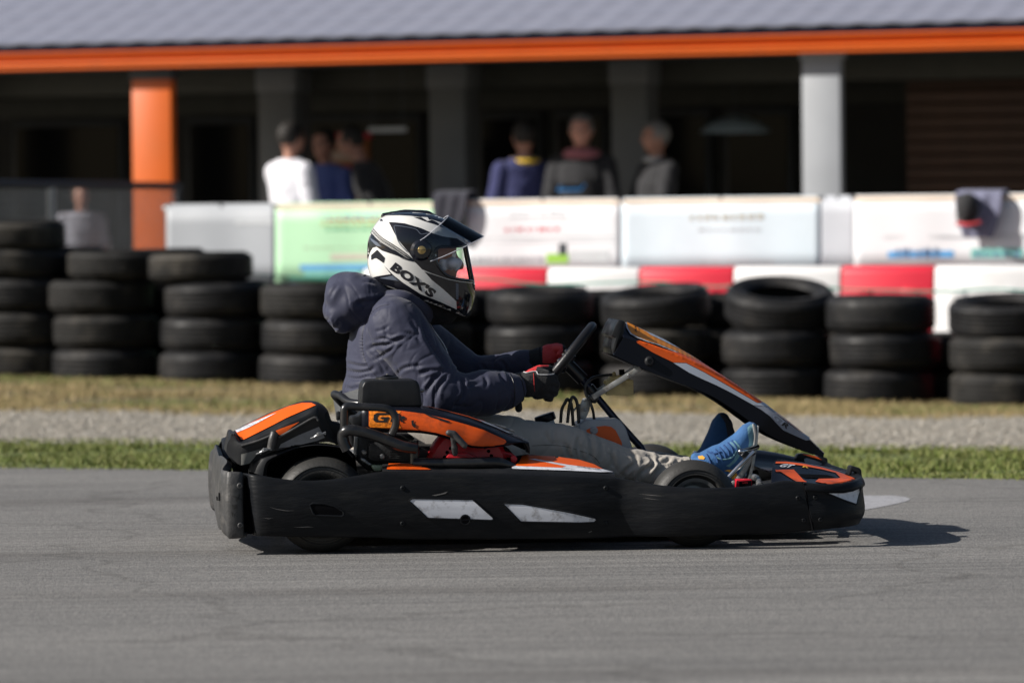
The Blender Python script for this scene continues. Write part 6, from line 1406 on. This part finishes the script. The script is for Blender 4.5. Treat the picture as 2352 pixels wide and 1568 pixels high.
for j in range(6):
    s = j/5; row = []
    for k in range(25):
        a = math.pi*k/24; S_, Fp = sT.lerp(sB, s), fT.lerp(fB, s)
        p = Vector((S_.x+(Fp.x-S_.x)*math.sin(a)**.8, S_.y*math.cos(a), S_.z+(Fp.z-S_.z)*math.sin(a)**.9)); row.append(p)
    vr.append(row)
vis = add_part('visor', grid_me(vr, 1, 2, .0018, 60), vt)
add_part('visor_edge', tube_me(vr[-1], .0014, 6, 1), mat('visor_edge', (.55, .56, .62), .15, var=.05), vis); add_part('visor_edge', tube_me(vr[0], .0013, 6, 1), bpy.data.materials['visor_edge'], vis)
add_part('chin_curtain', blob_me([('c', K(cD(1180, 900), -.05), .022, K(cD(1400, 985), -.02), .020), ('c', K(cD(1180, 900), .05), .022, K(cD(1400, 985), .02), .020)], .005, 5), M_lin)

# ================================================================== PEOPLE on the terrace
M_hair = {k: mat('hair_'+k, c, .7, var=.3, bump=.5, bscale=60) for k, c in dict(dark=(.015, .012, .01), grey=(.22, .21, .20), brown=(.06, .035, .02)).items()}
def cloth(n, c): return bpy.data.materials.get('cloth_'+n) or mat('cloth_'+n, c, .85, var=.12, vscale=4, bump=.25, bscale=30, sheen=.15)
CL = dict(lilac=(.30, .30, .35), white=(.74, .74, .80), navy=(.03, .035, .12), black=(.012, .012, .014), red=(.45, .03, .04), grey=(.28, .28, .30), charcoal=(.016, .016, .019), jeans=(.05, .07, .13), brown=(.10, .05, .03), blue=(.08, .12, .35), plaid=(.34, .16, .17))  # lilac is a white top with shade put into its colour
def person(u, vtop, depth, label, hair, top, low, face=-1.57, H=None, arms=((.25, .5), (.25, .5)), collar=None, lean=0.0, shoulders=None, height=None, skin=M_skin):
    w = 34.0+depth/cosA; y = w/(1+0.4*(u-PW/2)/FPX); x = (u-PW/2)/FPX*y; o0, d0 = ray(u, vtop); z = o0.z+d0.z*(y/d0.y)
    h = z; s = h/1.75
    root = empty('person', (x, y, 0), face); tag(root, label, 'person', 'people watching from the terrace')
    V = lambda a, b, c: Vector((a, b, c))*s
    ln = lambda c: lean*max(0, c-.95)                      # forward bend from the hips
    L_ = lambda a, b, c: Vector((a+ln(c), b, c))*s
    P = [('c', L_(0, -.06, 1.0), .12*s, L_(0, .06, 1.0), .12*s), ('l', [(L_(0, 0, .95), V(.10, 0, 0), .15*s), (L_(0, 0, 1.12), V(.09, 0, 0), .135*s), (L_(0, 0, 1.30), V(.11, 0, 0), .17*s), (L_(-.01, 0, 1.42), V(.09, 0, 0), .19*s), (L_(-.01, 0, 1.47), V(.06, 0, 0), .12*s)]),
         ('c', L_(-.01, 0, 1.44), .055*s, L_(0, 0, 1.56), .05*s), ('b', L_(.015, 0, 1.645), Vector((.098, .075, .115))*s), ('b', L_(.045, 0, 1.585), Vector((.055, .05, .055))*s), ('c', L_(.105, 0, 1.645), .012*s, L_(.122, 0, 1.618), .014*s)]
    for q in (-1, 1):
        P += [('c', L_(.01, q*.078, 1.63), .013*s, L_(.01, q*.078, 1.655), .013*s), ('c', L_(0, q*.09, .95), .085*s, V(.01, q*.10, .50), .058*s), ('c', V(.01, q*.10, .50), .055*s, V(-.01, q*.105, .09), .04*s), ('c', V(-.03, q*.105, .045), .042*s, V(.15, q*.12, .035), .034*s)]
    hands = []
    sl = []
    for q, (fw, rs) in zip((-1, 1), arms):
        S_ = L_(-.01, q*.185, 1.40); E_ = L_(-.01+fw*.10, q*.24, 1.40-.28); Wd = Vector((math.sin(rs*2.2)*.24, -q*.05, -math.cos(rs*2.2)*.24))*s; Wr = E_+Wd
        P += [('c', S_, .052*s, E_, .042*s), ('c', E_, .040*s, Wr, .028*s)]
        hd_ = Wd.normalized(); up_ = Vector((0, 1, 0)).cross(hd_).normalized(); sd_ = hd_.cross(up_)
        P += [('c', Wr, .026*s, Wr+hd_*.06*s, .028*s)]
        for k in range(4): a0 = Wr+hd_*.07*s+sd_*(k-1.5)*.019*s; P += [('c', a0, .0095*s, a0+hd_*(.04-.004*abs(k-1.4))*s-up_*.006*s, .0085*s), ('c', a0+hd_*.038*s-up_*.006*s, .0085*s, a0+hd_*.055*s-up_*.028*s, .0075*s)]
        P += [('c', Wr+hd_*.02*s, .012*s, Wr+hd_*.055*s+sd_*q*-.040*s, .010*s)]
        sl.append((S_, E_, Wr))
    finish('body', blob_me(P, .0085*s, 3), skin, root, True)
    # clothes
    full = top not in ('white', 'lilac')
    J = [('l', [(L_(0, 0, .93), V(.135, 0, 0), .185*s), (L_(0, 0, 1.12), V(.125, 0, 0), .175*s), (L_(0, 0, 1.30), V(.135, 0, 0), .20*s), (L_(-.01, 0, 1.42), V(.11, 0, 0), .205*s), (L_(-.01, 0, 1.49), V(.075, 0, 0), .12*s)])]
    for S_, E_, Wr in sl:
        J.append(('c', S_, .072*s, E_, .058*s))
        if full: J.append(('c', E_, .057*s, E_.lerp(Wr, .88), .043*s))
    jm = blob_me(J, .011*s, 4); folds(jm, [(L_(0, 0, .95), L_(0, 0, 1.45), (1, .5))]+[(a, b, (.6, 1)) for a, b, c in sl], .009*s, fl=14, seed=u*.01)
    finish('jacket' if full else 'shirt', jm, cloth(top, CL[top]), root, True)
    T_ = [('c', L_(0, -.05, .97), .135*s, L_(0, .05, .97), .135*s)]
    for q in (-1, 1): T_ += [('c', L_(0, q*.09, .93), .10*s, V(.01, q*.10, .50), .078*s), ('c', V(.01, q*.10, .50), .075*s, V(-.01, q*.105, .10), .062*s)]
    finish('trousers', blob_me(T_, .012*s, 4), cloth(low, CL[low]), root, True)
    hm_ = blob_me([('b', L_(-.004, 0, 1.672), Vector((.104, .086, .100))*s)], .008*s, 2)
    b3 = bmesh.new(); b3.from_mesh(hm_); bmesh.ops.delete(b3, geom=[v for v in b3.verts if (v.co.x-(L_(0, 0, 1.67)).x > .058*s and v.co.z < L_(0, 0, 1.715).z) or v.co.z < L_(0, 0, 1.60).z], context='VERTS')
    hm2 = eval_mesh(bm_mesh(b3), [('SOLIDIFY', dict(thickness=.006, offset=0))]); finish('hair', hm2, M_hair[hair], root, True)
    for q in (-1, 1): b = bmesh.new(); add_ball(b, L_(.098, q*.031, 1.652), Vector((.011, .013, .009))*s); finish('eye', bm_mesh(b), M_ink, root)
    if collar: finish('collar', tube_me([L_(-.01, 0, 1.47)+Vector((.080*math.cos(t), .10*math.sin(t), .012*math.cos(t)))*s for t in [i*math.pi/6 for i in range(13)]], (.044 if collar == 'plaid' else .024)*s, 10, 3, closed=True), cloth(collar+'_trim', dict(yellow=(.80, .52, .02), grey=(.40, .40, .41), plaid=(.35, .12, .14))[collar]), root)
    for q in (-1, 1): finish('shoe', blob_me([('c', V(-.03, q*.105, .05), .05*s, V(.15, q*.12, .042), .042*s)], .01*s, 3), cloth('black', CL['black']), root, True)
    return root
person(672, 286, .35, 'person in a white short sleeved shirt standing behind the green banner', 'dark', 'white', 'jeans', face=.7, arms=((.2, .1), (.9, .55)))
person(750, 300, 1.0, 'person in a blue top right behind the one in white', 'dark', 'blue', 'black', face=-2.2)
person(900, 292, .9, 'person in black leaning towards the display board above the helmet', 'dark', 'black', 'charcoal', face=3.0, lean=.42)
person(1208, 283, .7, 'person in a navy jacket with bright yellow collar', 'dark', 'navy', 'jeans', face=1.9, collar='yellow', arms=((.2, .1), (.2, .1)))
p4 = person(1340, 268, .75, 'balding person in black top and plaid collar holding a blue phone', 'grey', 'charcoal', 'jeans', face=-1.75, collar='plaid', arms=((.6, .62), (.6, .60)), skin=mat('ruddy_skin', (.62, .31, .23), .55, var=.06))
person(1512, 284, .8, 'grey haired person in black jacket with grey shoulders facing left', 'grey', 'charcoal', 'black', face=-2.7, arms=((.9, .55), (.9, .72)), collar='grey')
# blue phone in the hands of the balding person
ph = finish('phone', box_me((-.09, -.045, -.006), (.09, .045, .006), .004), mat('phone_blue', (.03, .20, .50), .3, var=.05)); q = at_w(1312, 431, 33.92); ph.location = q; ph.rotation_euler = (R(25), 0, ang); tag(ph, 'blue phone held over the banner by the balding person', 'phone')
finish('screen', box_me((-.082, -.038, .0062), (.082, .038, .0072), .001), M_glass, ph)
# jackets thrown over the banner rail
def draped(u, v0, v1, wpx, m, label, stripe=None):
    rows_ = []; s = 360
    for f, w_, off in ((-.45, .9, .07), (-.04, .95, .055), (0.0, 1.0, 0.0), (.06, 1.0, -.13), (.35, 1.0, -.15), (.7, .85, -.155), (1.0, .62, -.14)):
        row = []
        for k in range(9):
            g = (k/8-.5)*w_; uu = u+g*wpx; vv = v0+(v1-v0)*max(f, 0) if f >= 0 else v0-(v0-v1)*(-f)*.8
            p = at_w(uu, vv, BW+.08); p = p+Vector((.37, .93, 0))*(off+.007*math.sin(k*2.1+f*4)); row.append(p)
        rows_.append(row)
    o = finish('draped_jacket', grid_me(rows_, 3, 4, .018, 60), m); tag(o, label, 'jacket'); return o
dj = draped(1052, 438, 545, 78, cloth('charcoal_blue', (.022, .022, .035)), 'dark blue grey jacket hanging over the banner rail behind the visor')
dj = draped(2262, 436, 545, 105, cloth('slate', (.17, .175, .26)), 'slate lilac jacket hanging over the white banner at the right')
bg_ = finish('backpack', blob_me([('m', at_w(2198, 508, BW-.16), at_w(2236, 446, BW-.05)), ('b', at_w(2222, 480, BW-.14), (.07, .08, .10))], .008, 8), cloth('black', CL['black'])); tag(bg_, 'black backpack with a red trim hung on the right banner', 'backpack')
finish('red_trim', tube_me([at_w(2196, 513, BW-.13)+Vector((0, -.07, 0)), at_w(2222, 516, BW-.13)+Vector((0, -.10, 0)), at_w(2250, 511, BW-.13)+Vector((0, -.07, 0))], .012, 8, 3), cloth('red', CL['red']), bg_)
# child in white behind the mesh fence, shade put into the grey of the top
person(190, 425, .5, 'child in a white top greyed for shade standing behind the mesh fence at the left', 'brown', 'lilac', 'plaid', face=-1.4)
